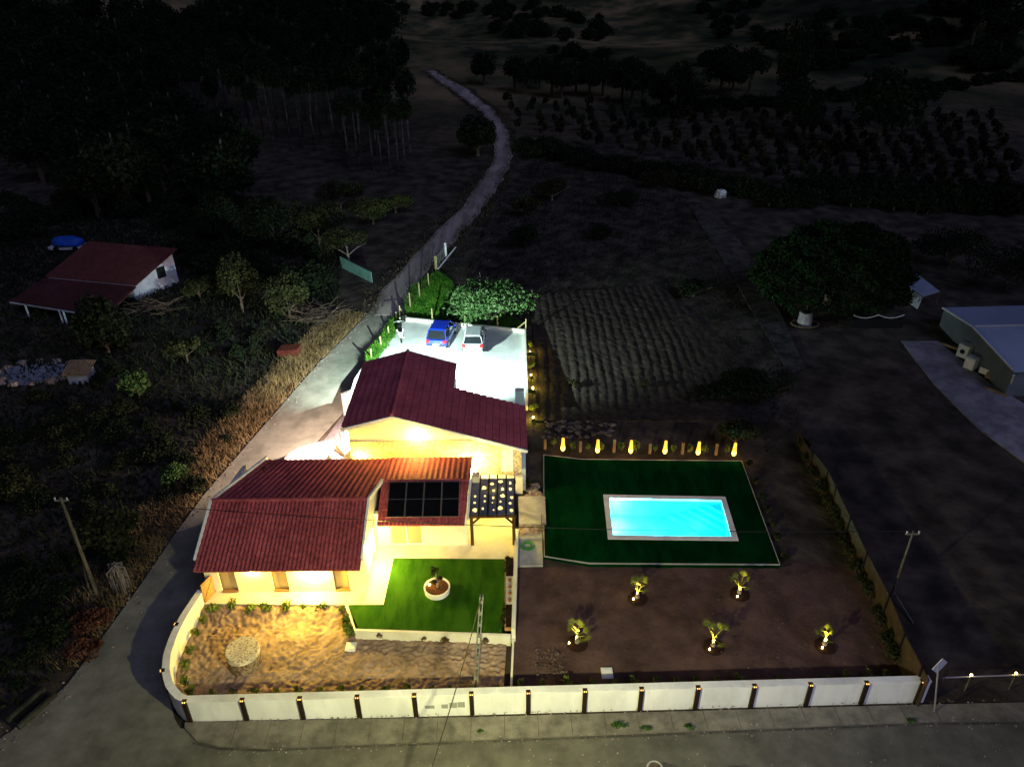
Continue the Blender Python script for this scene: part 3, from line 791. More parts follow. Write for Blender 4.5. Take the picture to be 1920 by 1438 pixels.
gy(mb, YR, 42.1, [(-3.9, .2), (XR1, .2), (XR1, rz(XR1) - .14), (-3.9, rz(-3.9) - .14)])
mb.build('wall', M['white'], rh)
mb = MB(); xz = -7.15 + (6.27 - .16 - zst) / .317
gy(mb, YR - .06, YR - .003, [(XR0, .3), (XR1, .3), (XR1, rz(XR1) - .17), (xz, zst), (XR0, zst)])
mb.build('stone_facing', M['stone'], rh)
mb = MB(); ov = .28
def rs(mb, xe, xr, y0, y1): slope(mb, (xe, y0, rz(xe)), (xe, y1, rz(xe)), (xr, y0, rz(xr)), (xr, y1, rz(xr)), .006, .25, .47, .07)
m2 = MB(); rs(m2, -10.25, -7.15, YR - ov, 45.7); m2.build('left_roof', M['tile2'], rh)
m2 = MB(); rs(m2, -3.85, -7.15, YR - ov, 45.7); rs(m2, .88, -3.85, YR - ov, 42.45); m2.build('right_roof', M['tile2'], rh)
m2 = MB()
for y0_, y1_ in ((YR - ov, 45.7),):
    n_ = 19
    for i in range(n_):
        a = y0_ + (y1_ - y0_) * i / n_; m2.tube([(-7.15, a, rz(-7.15) + .03), (-7.15, a + .46, rz(-7.15) + .05)], [.1, .12], 8)
m2.build('ridge_tiles', M['tile2'], rh)
for a_, b_, y_ in ((-10.28, -7.15, YR - ov - .04), (-7.15, .9, YR - ov - .04), (-10.28, -7.15, 45.74), (-7.15, -3.85, 45.74)):
    m2 = MB(); m2.bar((a_, y_, rz(a_) - .1), (b_, y_, rz(b_) - .1), .1, .2); m2.build('barge_board', M['trim'], rh)
d0, d1 = atY(941, 870, YR), atY(962, 870, YR); dz0, dz1 = atY(952, 882, YR).z, atY(952, 840, YR).z
g = MB(); g.box(d0.x, d1.x, YR - .1, YR - .061, dz0, dz1); dd = g.build('door', M['trim'], rh)
g = MB(); g.box(d0.x + .06, d0.x + .1, YR - .14, YR - .1, dz0 + 1, dz0 + 1.15); o = g.build('handle', M['blackmetal'], dd, world=False); o.location = tuple(-WL[rh.name])
g = MB(); g.box(d0.x - .05, d1.x + .05, YR - .3, YR - .061, dz0 - .1, dz0); g.build('threshold', M['stone'], rh)
g = MB(); g.box(-6, XR1 + .05, YR - .35, YR - .061, .4, dz0 - .3); g.build('plinth', M['white'], rh)
q = atY(783, 816, YR)
sconce(rh, (q.x, YR - .12, q.z), 'bulbhot', r=.05, hgt=.1)  # added fitting and light for the gable glow, whose real source is unknown
light('facade_light', (q.x, YR - .75, q.z - .1), 190, WARM2, .2)
light('corner_yard_light', (-11.6, 37.4, 2.9), 60, WARM, .12)
light('facade_light', (-9.4, YR - .5, 3.0), 260, WARM, .15)  # this and the next: hidden lights added to brighten the facade
light('facade_light', (-3.2, YR - .45, 2.6), 220, WARM, .15)
sconce(rh, (XR0 - .07, 39.0, 3.8), 'bulbhot', r=.06, hgt=.16); light('lane_light', (XR0 - .7, 39.9, 3.9), 4300, (1, .74, .58), .12, 'SPOT', aim=(-15.5, 42.5, .8), ang=125, blend=.7)
sconce(rh, (-7.15, 45.9, 5.2), 'cool', r=.1, hgt=.14)
light('flood_light', (-7.15, 46.15, 5.15), 8000, (.74, 1, .9), .05, 'SPOT', aim=(-6.9, 53, 1.2), ang=165, blend=.35)

# pergola
pg = empty('pergola', (-1.2, 34, ZT), 'dark timber pergola covered in warm glowing patches beside the lounge', 'pergola')
px0, px1, py0, py1, pz = -2.35, .02, 32.4, 35.5, 2.75
for (x, y) in ((px0, py0), (px1, py0), (px0 + .5, py1), (px1, py1)):
    g = MB(); g.box(x - .09, x + .09, y - .09, y + .09, ZT, pz - .08); g.build('post', M['pergwood'], pg)
g = MB(); g.box(px0 - .15, px1 + .15, py0 - .06, py0 + .06, pz - .08, pz + .1); g.build('beam', M['pergwood'], pg)
g = MB(); g.box(px0 - .1, px1 + .15, py1 - .06, py1 + .06, pz - .08, pz + .1); g.build('beam', M['pergwood'], pg)
for (x, s_) in ((px0, 1), (px1, -1)):
    g = MB(); g.bar((x, py0, pz - .55), (x + s_ * .45, py0, pz - .08), .09, .09, up=(0, 1, 0)); g.build('brace', M['pergwood'], pg)
for i in range(6):
    x = px0 - .08 + i * (px1 - px0 + .16) / 5
    g = MB(); g.box(x - .04, x + .04, py0 - .15, py1 + .4, pz + .1, pz + .26); g.build('rafter', M['blackmetal'], pg)
g = MB()
for i in range(5):
    x = px0 - .04 + i * (px1 - px0 + .16) / 5
    y = py0 - .1
    while y < py1 + .1: g.box(x + .0, x + (px1 - px0 + .16) / 5 - .08, y, y + .085, pz + .19, pz + .21); y += .1
g.build('slat_cover', M['pergcover'], pg)
rg = random.Random(5)
for i in range(5):  # emissive blobs in rows stand for the glowing patches on the cover
    x = px0 - .08 + (i + .5) * (px1 - px0 + .16) / 5
    for j in range(5):
        if i == 0 and j > 2: continue
        if i == 1 and j == 4: continue
        y = py0 + .22 + j * .6 + rg.uniform(-.1, .1) + (.15 if i % 2 else 0); r = rg.uniform(.055, .12)
        if i == 2 and j < 2: r *= .5
        g = MB(); g.blob((x + rg.uniform(-.07, .07), y, pz + .25), r, rg.uniform(.8, 1.2), rg.uniform(.8, 1.3), .7, i * 7 + j, .35, 8); g.build('glow_patch', M['glowpatch'], pg, smooth=True)
light('pergola_light', (-1.2, 34, 2.2), 90, WARM, .15)

# ================================================================ OBJECTS ROUND THE HOUSE
ORD = 'first second third fourth fifth sixth seventh eighth ninth tenth eleventh twelfth thirteenth fourteenth fifteenth sixteenth seventeenth eighteenth nineteenth twentieth'.split()
ORD += ['twenty-' + o for o in ORD[:9]] + ['thirtieth'] + ['thirty-' + o for o in ORD[:9]] + ['fortieth']
def shrub_proto(name, seed, leaf, rad=(.3, .3, .32), n=170, size=.075):
    t = empty(name, (0, 0, 0), 'shrub', 'shrub')
    m = MB(); rg = random.Random(seed)
    for k in range(4): m.tube([(0, 0, -.05), (rg.uniform(-.2, .2), rg.uniform(-.2, .2), rad[2] * 1.1)], [.02, .008], 5)
    m.build('stem', M['bark'], t, world=False)
    leafcloud(n, rad, size, seed, .3, 5).build('foliage', M[leaf], t, world=False).location = (0, 0, rad[2] * .9)
    return t
def row(proto, pts, z, lab, cat, group, scl=(.85, 1.2), seed=1, ends=('left', 'right')):
    rg = random.Random(seed); n = len(pts)
    for i, p in enumerate(pts):
        q = at(p[0], p[1], z) if z is not None else at(p[0], p[1])
        if i == 0 and not proto.get('used'): o = proto; proto['used'] = 1; o.location = q
        else: o = copy_tree(proto, loc=q)
        if 'used' in o and o is not proto: del o['used']
        s_ = rg.uniform(*scl); o.scale = (s_ * rg.uniform(.9, 1.1), s_, s_ * rg.uniform(.9, 1.15)); o.rotation_euler = (0, 0, rg.uniform(0, 6))
        o['label'] = lab % (ORD[i] if i < 20 else str(i + 1) + 'th'); o['category'] = cat; o['group'] = group
    return
g1 = shrub_proto('glossy_shrub', 3, 'leafyellow', (.42, .4, .4), 260, .085)  # yellow leaf colour stands in for warm lamplight on green leaves
row(g1, [(404, 1146), (436, 1143), (473, 1147), (502, 1146), (538, 1144), (569, 1144), (606, 1148), (645, 1146), (652, 1166), (658, 1188)], ZS, 'leafy glossy shrub lit by the eaves, %s from the left below the terrace', 'shrub', 'glossy shrubs below the terrace edge', (.85, 1.1), 2)
g2 = shrub_proto('pale_shrub', 5, 'leafyellow', (.3, .3, .38), 200, .06)
row(g2, [(383, 1168), (369, 1193), (359, 1226), (351, 1254), (348, 1284), (359, 1304)], ZS, 'pale green shrub against the curved wall, %s from the gate end', 'shrub', 'shrubs along the inside of the curved wall', (.8, 1.1), 3)
fx = [400, 437, 480, 519, 561, 601, 641, 680, 725, 764, 809, 845, 882, 936]
g3 = shrub_proto('young_shrub', 7, 'leafyellow', (.2, .2, .3), 120, .055)
row(g3, [(x, 719 + 583 - (x - 400) * .012) for x in fx], ZS, 'small young shrub behind the front wall in the sandy bed, %s from the left', 'shrub', 'young shrubs along the front wall in the sand', (.75, 1.15), 4)
fx = [977, 1016, 1065, 1109, 1152, 1188, 1230, 1267, 1304, 1343, 1383, 1462, 1547, 1583, 1627, 1661]
g3b = copy_tree(g3)
if 'used' in g3b: del g3b['used']
row(g3b, [(x, 1288 - (x - 977) * .026) for x in fx], ZS, 'small young shrub behind the front wall in the dark garden, %s from the left', 'shrub', 'young shrubs along the front wall in the dark soil', (.75, 1.3), 5)
g4 = shrub_proto('dry_tuft', 9, 'straw', (.28, .28, .3), 110, .07)
row(g4, [(713, 1196), (794, 1200), (834, 1206), (909, 1206)], ZS, 'dry tufted plant at the foot of the lawn retaining wall, %s from the left', 'plant', 'plants at the foot of the retaining wall', (.8, 1.1), 6)
g5 = shrub_proto('slim_shrub', 11, 'leafyellow', (.26, .26, .5), 130, .065)
row(g5, [(1039, 838), (1073, 844), (1103, 845), (1129, 846), (1163, 847), (1193, 848), (1227, 849), (1262, 849), (1294, 850), (1320, 851), (1361, 852)], None, 'slim shrub between the garden torches, %s from the left', 'shrub', 'shrubs between the torches behind the pool lawn', (.8, 1.2), 7)
g6 = shrub_proto('border_shrub', 13, 'leafolive', (.4, .4, .4), 200, .09)
row(g6, [(1402, 872), (1417, 908), (1430, 937), (1439, 960), (1448, 986), (1454, 1012), (1471, 1047)], None, 'low dark shrub beside the slanting edge of the pool lawn, %s from the back', 'shrub', 'shrubs along the right edge of the pool lawn', (.7, 1.1), 8)
g7 = shrub_proto('hedge_shrub', 15, 'leafolive', (.62, .6, .7), 420, .1)
hp = [(1503, 845), (1514, 870), (1525, 895), (1539, 928), (1550, 953), (1560, 974), (1571, 996), (1583, 1024), (1592, 1049), (1604, 1074), (1616, 1099), (1628, 1124), (1640, 1153), (1652, 1180), (1664, 1212), (1676, 1245)]
row(g7, hp, None, 'bushy shrub along the brown fence, %s from the far end', 'shrub', 'shrubs along the brown fence', (.75, 1.1), 9)
# yucca, rocks by the path
t = empty('yucca_plant', tuple(at(988, 915, .3)), 'spiky narrow-leaved plant beside the corner of the stone house', 'plant')
m = MB(); rg = random.Random(4)
for k in range(34):
    a = rg.uniform(0, 6.28); r = rg.uniform(.35, .6); z = rg.uniform(.35, .95)
    m.tube([(0, 0, .25), (math.cos(a) * r * .5, math.sin(a) * r * .5, .25 + z * .6), (math.cos(a) * r, math.sin(a) * r, .2 + z * .7)], [.025, .02, .004], 4)
m.build('leaves', M['leafolive'], t, world=False); m = MB(); m.tube([(0, 0, -.1), (0, 0, .35)], [.05, .05], 7); m.build('stem', M['bark'], t, world=False)
rk = [(1000, 921, .3), (1009, 929, .26), (992, 931, .2), (1016, 936, .18), (981, 938, .16), (1004, 912, .22)]
for i, (x, y, r) in enumerate(rk):
    q = at(x, y, .35); m = MB(); m.blob((q.x, q.y, .4), r, 1.5, 1, .7, i, .3, 10)
    solo('rock', m, M['rock'], 'pinkish rock in the heap beside the pergola path, %s of the heap' % ORD[i], 'rock', tuple(q), 'rocks heaped beside the pergola path')
rg = random.Random(8); m = MB()
for k in range(70):
    q = at(rg.uniform(1015, 1150), rg.uniform(792, 822)); m.blob((q.x, q.y, q.z + .08), rg.uniform(.06, .22), 1.3, 1, .6, k, .3, 6)
tag(m.build('rubble', mat('dull_rock', (.06, .05, .05), (.15, .12, .12), 3, .9, .03, 5)), 'pale stony rubble scattered behind the pool lawn', 'rubble', kind='stuff')
m = MB()
for k in range(260):
    q = at(rg.uniform(1000, 1060), rg.uniform(1215, 1275), .36) if k % 3 else at(rg.uniform(985, 1640), rg.uniform(1070, 1275), .36)
    m.blob((q.x, q.y, .36 + rg.uniform(0, .02)), rg.uniform(.012, .045), 1.3, 1, .6, k, .3, 5)
tag(m.build('pebbles', mat('dull_stones', (.06, .05, .045), (.16, .13, .12), 3, .9)), 'small stones scattered over the dark garden soil', 'stones', kind='stuff')
# hose, mesh gate
q = at(989, 1024, .3); m = MB(); pts = []
for k in range(150):
    a = k * .25; r = .2 + .14 * math.sin(k * .11) * .5 + k * .0013; pts.append((q.x + r * math.cos(a), q.y + r * math.sin(a), .32 + .05 * (k % 25) / 25))
m.tube(pts, .018, 6); solo('garden_hose', m, M['greenhose'], 'coiled bright green hose on the concrete path', 'hose', tuple(q))
m = MB(); x0, y0, y1 = 1.66, 31.9, 34.3
for k in range(14): m.tube([(x0, y0 + k * (y1 - y0) / 13, .3), (x0, y0 + k * (y1 - y0) / 13, 1.25)], .014, 4)
for z in (.35, .65, .95, 1.25): m.tube([(x0, y0, z), (x0, y1, z)], .018, 4)
solo('mesh_railing', m, M['blackmetal'], 'short dark wire railing between the path and the pool lawn', 'railing', (x0, 33, .3))
m = MB(); 
for k in range(30):
    q = at(rg.uniform(975, 1012), rg.uniform(985, 1004), .45); m.blob((q.x, q.y, .45), rg.uniform(.08, .2), 1.3, 1, .5, k, .3, 6)
tag(m.build('stone_pile', M['rock']), 'loose stones spilling across the pergola path', 'stones', kind='stuff')
# slabs / inspection covers
for (x, y, s_, z, lab) in ((658, 1213, .25, ZS, 'square pale inspection cover in the sandy bed'), (1138, 1262, .27, ZS, 'square white inspection cover in the dark soil near the wall')):
    q = at(x, y, z); m = MB(); m.box(q.x - s_, q.x + s_, q.y - s_, q.y + s_, z - .1, z + .09); m.box(q.x - s_ * .8, q.x + s_ * .8, q.y - s_ * .8, q.y + s_ * .8, z + .09, z + .11)
    solo('inspection_cover', m, M['trim'], lab, 'cover', tuple(q))
q = at(1228, 1441, 0); m = MB(); m.tube([(q.x + .32 * math.cos(a * .26), q.y + .32 * math.sin(a * .26), .04) for a in range(25)], .045, 6)
t = empty('manhole', tuple(q), 'round manhole with a pale ring in the front road', 'manhole'); m.build('ring', M['path'], t)
m = MB(); m.cyl(q, .28, .02, .05, 20); m.build('lid', M['bark'], t)
# the old well drum
q = at(457, 1228, .75); t = empty('stone_drum', (q.x, q.y, ZS), 'thick round millstone-like stone drum standing in the sandy garden', 'stone drum')
m = MB(); m.cyl(q, .78, ZS - .1, 1.0, 40); ms_ = mat('drum_stone', (.1, .065, .04), (.28, .21, .14), 7, .95, .05, 9, lo=.4, hi=.56); m.build('base', ms_, t)
m = MB(); m.cyl(q, .8, .92, 1.2, 40, .77); m.build('cap', mat('drum_top', (.3, .22, .15), (.7, .62, .48), 9, .95, .04, 14, lo=.4, hi=.5), t)
# planter with bonsai
q = at(820, 1108, ZT); t = empty('round_planter', (q.x, q.y, ZT), 'low round white planter ring filled with bark on the patio lawn', 'planter')
m = MB(); N = 36
for r0, r1, z0, z1 in ((.72, .74, ZT, ZT + .34),):
    k = len(m.v)
    for r, z in ((.62, ZT + .05), (.62, ZT + .34), (.7, ZT + .34), (.66, ZT)):
        for j in range(N): m.v.append((q.x + r * math.cos(6.2832 * j / N), q.y + r * math.sin(6.2832 * j / N), z))
    for s_ in range(3):
        for j in range(N): m.f.append((k + s_ * N + j, k + s_ * N + (j + 1) % N, k + (s_ + 1) * N + (j + 1) % N, k + (s_ + 1) * N + j)); m.mi.append(0)
m.build('rim', M['trim'], t)
m = MB(); m.cyl(q, .63, ZT + .02, ZT + .27, 36); m.build('bark_mulch', M['mulch'], t)
bt_ = empty('bonsai_tree', (q.x + .02, q.y + .02, ZT + .26), 'small cloud-pruned tree growing in the round white planter', 'tree')
m = MB(); m.tube([(0, 0, 0), (.05, .02, .3), (-.02, 0, .6), (-.04, .05, 1.0)], [.06, .05, .04, .03], 7); m.tube([(.04, .02, .3), (.18, 0, .5)], [.03, .02], 6); m.build('trunk', M['palebark'], bt_, world=False)
c = leafcloud(420, (.36, .34, .27), .04, 5, .4).build('crown', M['leafolive'], bt_, world=False); c.location = (-.06, .05, 1.12)
c = leafcloud(260, (.25, .24, .2), .04, 6, .4).build('crown', M['leafolive'], bt_, world=False); c.location = (.16, 0, .58)
c = leafcloud(160, (.2, .2, .16), .04, 8, .4).build('crown', M['leafolive'], bt_, world=False); c.location = (-.1, -.05, .45)
m = MB(); m.cyl((q.x - .42, q.y + .18), .05, ZT + .27, ZT + .33, 10); tag(m.build('spot_lamp', M['bulb']), 'little round spot lamp set in the bark of the round planter', 'lamp')
light('planter_light', (q.x - .42, q.y + .18, ZT + .45), 4, WARM2, .04)
# planter bed on the right of the patio
pb_ = empty('planter_bed', (-.2, 28.6, ZT), 'long narrow planter box along the right edge of the patio lawn', 'planter')
m = MB(); m.box(-.5, -.43, 26.1, 31.15, ZT, ZT + .22); m.box(-.43, -.02, 26.1, 26.16, ZT, ZT + .2); m.box(-.43, -.02, 31.09, 31.15, ZT, ZT + .2); m.build('wood_edging', M['woodgate'], pb_)
for y0, y1, mm, nm in ((26.16, 27.7, 'dark_mulch', 'bark_mulch'), (27.7, 29.7, 'gravel', 'white_gravel'), (29.7, 31.09, 'dark_mulch', 'bark_mulch')):
    m = MB(); m.box(-.43, -.02, y0 + .002, y1 - .002, ZT, ZT + .16); m.build(nm, M[mm], pb_)
for i in range(4):
    t = empty('potted_plant', (-.22, 27.9 + i * .47, ZT + .16), 'small round brown plant on the white gravel, %s from the front' % ORD[i], 'plant', 'small brown plants on the white gravel strip')
    m = MB(); m.blob((0, 0, .09), .1, 1, 1, .8, i, .2, 10); m.build('foliage', M['pot'], t, world=False, smooth=True)
g8 = shrub_proto('bed_shrub', 17, 'leafolive', (.2, .2, .24), 110, .05)
row(g8, [(952, 1052), (951, 1062), (950, 1073), (946, 1150), (945, 1160), (944, 1172)], ZT + .1, 'small dark shrub in the planter box, %s from the pergola end', 'shrub', 'dark shrubs in the long planter box', (.8, 1.1), 10)
# garden torches
tp_ = None; tor = [(1055.2, 847.6), (1120, 851), (1182, 852), (1246, 853), (1308, 855), (1375, 857)]
for i, (x, y) in enumerate(tor):
    q = at(x, y)
    t = empty('garden_torch', tuple(q), 'glowing amber garden torch behind the pool lawn, %s from the left' % ORD[i], 'garden torch', 'glowing torches behind the pool lawn')
    m = MB(); m.tube([(0, 0, 0), (0, 0, .14)], [.02, .03], 8); m.build('stake', M['blackmetal'], t, world=False)
    m = MB(); m.tube([(0, 0, .14), (0, 0, .25), (0, 0, .5), (0, 0, .9), (0, 0, 1.12)], [.08, .14, .14, .1, .09], 12); m.m = 0; m.mi = [1 if min(m.v[v][2] for v in f) > .45 else 0 for f in m.f]; m.build('shade', [M['flamecore'], M['flame']], t, world=False, smooth=True)
    m = MB(); m.tube([(0, 0, .1), (0, 0, .14)], [.09, .09], 10); m.build('base', M['blackmetal'], t, world=False)
    light('torch_light', (q.x, q.y - .1, q.z + .55), 11, (1, .55, .14), .2)
for i, (x, y, hh) in enumerate([(1022, 842, .8), (1088, 847, .85), (1151, 848, 1.05), (1218, 850, .8), (1279, 851, .9), (1342, 853, .9)]):
    q = at(x, y); m = MB(); m.box(q.x - .09, q.x + .09, q.y - .06, q.y + .06, q.z, q.z + hh)
    solo('wooden_post', m, M['woodgate'], 'short wooden post between the garden torches, %s from the left' % ORD[i], 'post', tuple(q), 'wooden posts between the torches')
# palms with their spot lamps
plm = [(1195, 1119, 1187.6, 1123, 1), (1386, 1110.5, 1382.7, 1118, .9), (1082, 1203, 1067, 1205, .95), (1337, 1209, 1330.6, 1217, 1), (1546, 1207, 1541.7, 1214, .75)]
where = ['nearest the pool lawn on the left', 'nearest the pool lawn on the right', 'leftmost one near the front wall', 'middle one near the front wall', 'rightmost one near the brown fence']
for i, (x, y, lx, ly, sc) in enumerate(plm):
    q = at(x, y, .24); rg = random.Random(20 + i)
    m = MB(); m.cyl((q.x, q.y - .08), .52, .18, .235, 26, .5); solo('mulch_ring', m, M['dark_mulch'], 'dark round patch of mulch under a palm, ' + where[i], 'mulch bed', tuple(q), 'mulch rings under the palms')
    t = empty('palm_tree', tuple(q), 'small fan palm lit from below, ' + where[i], 'palm tree', 'small palms in the dark garden')
    m = MB(); m.tube([(0, 0, -.05), (0, 0, .2), (.01, 0, .5)], [.13, .11, .06], 9); m.build('trunk', M['palebark'], t, world=False)
    nf = 9
    for k in range(nf):
        a = 6.28 * k / nf + rg.uniform(-.3, .3); el = rg.uniform(.45, 1.4); Ls = rg.uniform(.35, .7) * sc
        d = Vector((math.cos(a) * math.cos(el), math.sin(a) * math.cos(el), math.sin(el))); b = Vector((0, 0, .42)); e = b + d * Ls
        m = MB(); m.tube([b, e], [.018, .01], 4)
        side = d.cross(Vector((0, 0, 1))).normalized(); up = side.cross(d)
        for j in range(-7, 8):
            f = j / 7 * .95; dr = (d * math.cos(f) + side * math.sin(f)).normalized(); l_ = .52 * sc * (1 - .3 * abs(j) / 7)
            mid = e + dr * l_ * .6; tip = e + dr * l_ - Vector((0, 0, .08 * l_ + rg.uniform(0, .09))); wv = (side * math.cos(f) - d * math.sin(f)) * .014
            m.face([e, mid - wv, tip, mid + wv])
        m.build('frond', M['palmleaf'], t, world=False)
    lq = at(lx, ly, .26)
    m = MB(); m.cyl(lq, .035, .24, .32, 8); tag(m.build('spot_lamp', M['bulb']), 'tiny spot lamp under a palm, ' + where[i], 'lamp', 'spot lamps at the feet of the palms')
    light('palm_light', (lq.x, lq.y, .4), 170, WARM2, .03, 'SPOT', aim=(q.x, q.y, .95), ang=75, blend=.6)
# pots of yellow light: lit plants along the parking wall
g9 = shrub_proto('climbing_plant', 19, 'leafyellow', (.35, .5, .5), 260, .09)
yp = [(1.5, 55.4), (1.55, 53.6), (1.5, 51.9), (1.55, 50.0), (1.5, 48.2), (1.55, 46.2), (1.5, 44.5)]
for i, (x, y) in enumerate(yp):
    o = g9 if i == 0 else copy_tree(g9); o.location = (x, y, h(x, y)); o.rotation_euler = (0, 0, i); o.scale = (.9, 1, .8 + .1 * (i % 3))
    o['label'] = 'yellow-lit shrub outside the parking wall, %s from the back' % ORD[i]; o['category'] = 'shrub'; o['group'] = 'lit shrubs outside the parking wall'
for i, (x, y) in enumerate([(1.5, 54.5), (1.5, 51.0), (1.6, 49.2), (1.5, 45.4)]):
    z = h(x, y); m = MB(); m.cyl((x, y), .05, z, z + .2, 8); tag(m.build('spot_lamp', M['bulb']), 'small yellow spot lamp among the shrubs by the parking wall, %s from the back' % ORD[i], 'lamp', 'spot lamps by the parking wall')
    light('shrub_light', (x, y - .1, z + .35), 22, (1, .75, .1), .05)

# ---- gates and the curved garden wall
m = MB(); gp0, gp1 = at(384, 1117, ZS), at(399, 1100, ZS)
def gate(name, a, b, z0, z1, lab):
    t = empty(name, (a.x, a.y, z0), lab, 'gate'); d = (b - a); d.z = 0
    f = lambda u, z: (a.x + d.x * u, a.y + d.y * u, z)
    m = MB(); m.bar(f(.5, z0 + .02), f(.5, z1 - .02), d.length, .03, up=tuple(d.normalized().cross(Vector((0, 0, 1))))) if False else None
    n_ = 8
    for k in range(n_):
        u0, u1 = k / n_ + .005, (k + 1) / n_ - .005; nn = d.normalized().cross(Vector((0, 0, 1))) * .015
        A0, B0 = Vector(f(u0, z0)), Vector(f(u1, z0)); A1, B1 = Vector(f(u0, z1)), Vector(f(u1, z1))
        m.hexa([A0 - nn, B0 - nn, B0 + nn, A0 + nn, A1 - nn, B1 - nn, B1 + nn, A1 + nn])
    m.build('boards', M['woodgate'], t)
    m = MB(); nn = d.normalized().cross(Vector((0, 0, 1))) * .03
    for (u0, za, u1, zb) in ((0, z0 + .12, 1, z0 + .12), (0, z1 - .12, 1, z1 - .12), (0, z0 + .15, 1, z1 - .15)):
        m.bar(Vector(f(u0, za)) - nn, Vector(f(u1, zb)) - nn, .05, .1); m.bar(Vector(f(u0, za)) + nn, Vector(f(u1, zb)) + nn, .05, .1)
    m.build('brace', M['woodgate'], t)
gate('wooden_gate', Vector((-16.15, 28.15, 0)), Vector((-15.85, 28.95, 0)), .7, 1.95, 'narrow wooden gate with a diagonal brace between the curved wall and the front house')
cp = [at(x, y, 1.9) for x, y in [(536, 862), (545, 852), (560, 843), (580, 836), (602, 831), (624, 829)]]
m = MB(); ribbon_wall(m, cp, .2, 1.95, .2); solo('curved_garden_wall', m, M['white'], 'short curved white wall joining the two houses beside the lane', 'wall', (cp[2].x, cp[2].y, .5))
e_ = cp[-1]; gate('wooden_gate', Vector((e_.x + .15, e_.y, 0)), Vector((-9.95, 38.3, 0)), .75, 2.0, 'wide wooden gate between the curved garden wall and the stone house')
m = MB(); a, b = at(640, 738, 2.9), at(668, 726, 2.9); ribbon_wall(m, [(a.x, a.y), (b.x + .6, b.y + .2)], .8, 2.9, .22)
solo('wall_stub', m, M['white'], 'short white wall stub sticking out beside the maroon roof', 'wall', (a.x, a.y, 1.2))

# ---- poles, wires, sign, fence
def pole(name, base, top, r, mt, lab, ladder=False):
    t = empty(name, tuple(base), lab, 'utility pole')
    m = MB()
    if ladder:
        for s_ in (-.085, .085): m.bar(base + Vector((s_, 0, 0)), top + Vector((s_ * .7, 0, 0)), .05, .16, up=(0, 1, 0))
        for k in range(9):
            p = base.lerp(top, (k + .5) / 9); m.box(p.x - .07, p.x + .07, p.y - .05, p.y + .05, p.z - .1, p.z + .1)
    else: m.tube([base, base.lerp(top, .5), top], [r, r * .85, r * .65], 10)
    m.build('pole_shaft', M[mt], t)
    if ladder: return t
    m = MB(); m.bar(top + Vector((-.35, 0, -.2)), top + Vector((.35, 0, -.2)), .07, .07); m.build('crossarm', M['polecon'], t)
    for s_ in (-.3, .3):
        m = MB(); m.tube([top + Vector((s_, 0, -.16)), top + Vector((s_, 0, -.02))], [.03, .045], 8); m.build('insulator', M['plastic'], t)
    return t
cb = at(891, 1298, ZS); ct = atY(903, 1116, cb.y)
pole('utility_pole', cb, ct, .1, 'polecon', 'pale concrete ladder pole rising behind the front wall beside the meter boxes', True)
lb = at(183, 1116); lt = atY(113, 932, lb.y); tl_ = pole('utility_pole', lb, lt, .11, 'polewood', 'weathered wooden pole leaning among the bushes left of the lane')
m = MB(); m.tube([lb + Vector((-.5, .2, 0)), lb + Vector((-.2, .1, 2.2)), lb.lerp(lt, .42)], [.05, .05, .04], 6); m.build('strut', M['polewood'], tl_)
rb_ = at(1671, 1118); rt = atY(1713, 995, rb_.y); tr2 = pole('utility_pole', rb_, rt, .065, 'polewood', 'thin pole standing just outside the brown fence')
m = MB(); q = at(1712, 1168); m.tube([q, rb_ + Vector((.1, 0, .25))], [.05, .05], 6); m.build('strut', M['polecon'], tr2)
def wire(name, a, b, sag, lab):
    m = MB(); pts = []
    for k in range(25):
        u = k / 24; p = a.lerp(b, u); p.z -= sag * 4 * u * (1 - u); pts.append(p)
    m.tube(pts, .022, 5); solo(name, m, M['blackmetal'], lab, 'cable', tuple(a))
wire('overhead_cable', lt, rt, .75, 'thin dark cable sagging across the red roof and the pool')
wire('overhead_cable', ct + Vector((0, 0, -.1)), atY(790, 1500, 15.5), .25, 'thin cable running from the concrete pole over the front wall to the road')
q = Vector((18.95, 21.75, .1)); tq = atY(1758, 1250, 21.75)
t = empty('road_sign', tuple(q), 'pale diamond road sign on a thin post at the right end of the white wall', 'road sign')
m = MB(); m.tube([q, tq + Vector((-.0, 0, .15))], [.035, .035], 8); m.build('post', M['alu'], t)
m = MB(); c = tq + Vector((.12, .06, 0)); s_ = .47; k_ = Vector((.915, .4, 0)).normalized()
fr_ = [c + k_ * s_, c + Vector((0, 0, s_)), c - k_ * s_, c - Vector((0, 0, s_))]; nn = Vector((.4, -.915, 0)) * .015
m.hexa([p - nn for p in fr_] + [p + nn for p in fr_]); m.build('plate', M['plastic'], t)
m = MB(); m.bar(c - k_ * .3 - nn * 2.2, c + k_ * .3 - nn * 2.2, .03, .06); m.build('bracket', M['alu'], t)
ft = [(1500, 800), (1527, 848), (1554, 884), (1569, 915), (1596, 972), (1627, 1038), (1669, 1118), (1698, 1190), (1731, 1253), (1742, 1274)]
fb = [at(x, y, 1.95) for x, y in ft]
fn = empty('brown_fence', (19, 33, .3), 'long brown panel fence along the right side of the dark garden', 'fence')
for i in range(len(fb) - 1):
    a, b = fb[i], fb[i + 1]; m = MB(); ribbon_wall(m, [(a.x, a.y), (b.x, b.y)], lambda x, y: h(x, y) + .1, lambda x, y: 1.95 if i > 0 else 1.6, .05); m.build('panel', M['fencebrown'], fn)
for i, a in enumerate(fb[1:-1]):
    m = MB(); m.box(a.x - .09, a.x - .0, a.y - .05, a.y + .05, h(a.x, a.y), 2.02); m.build('post', M['blackmetal'], fn)
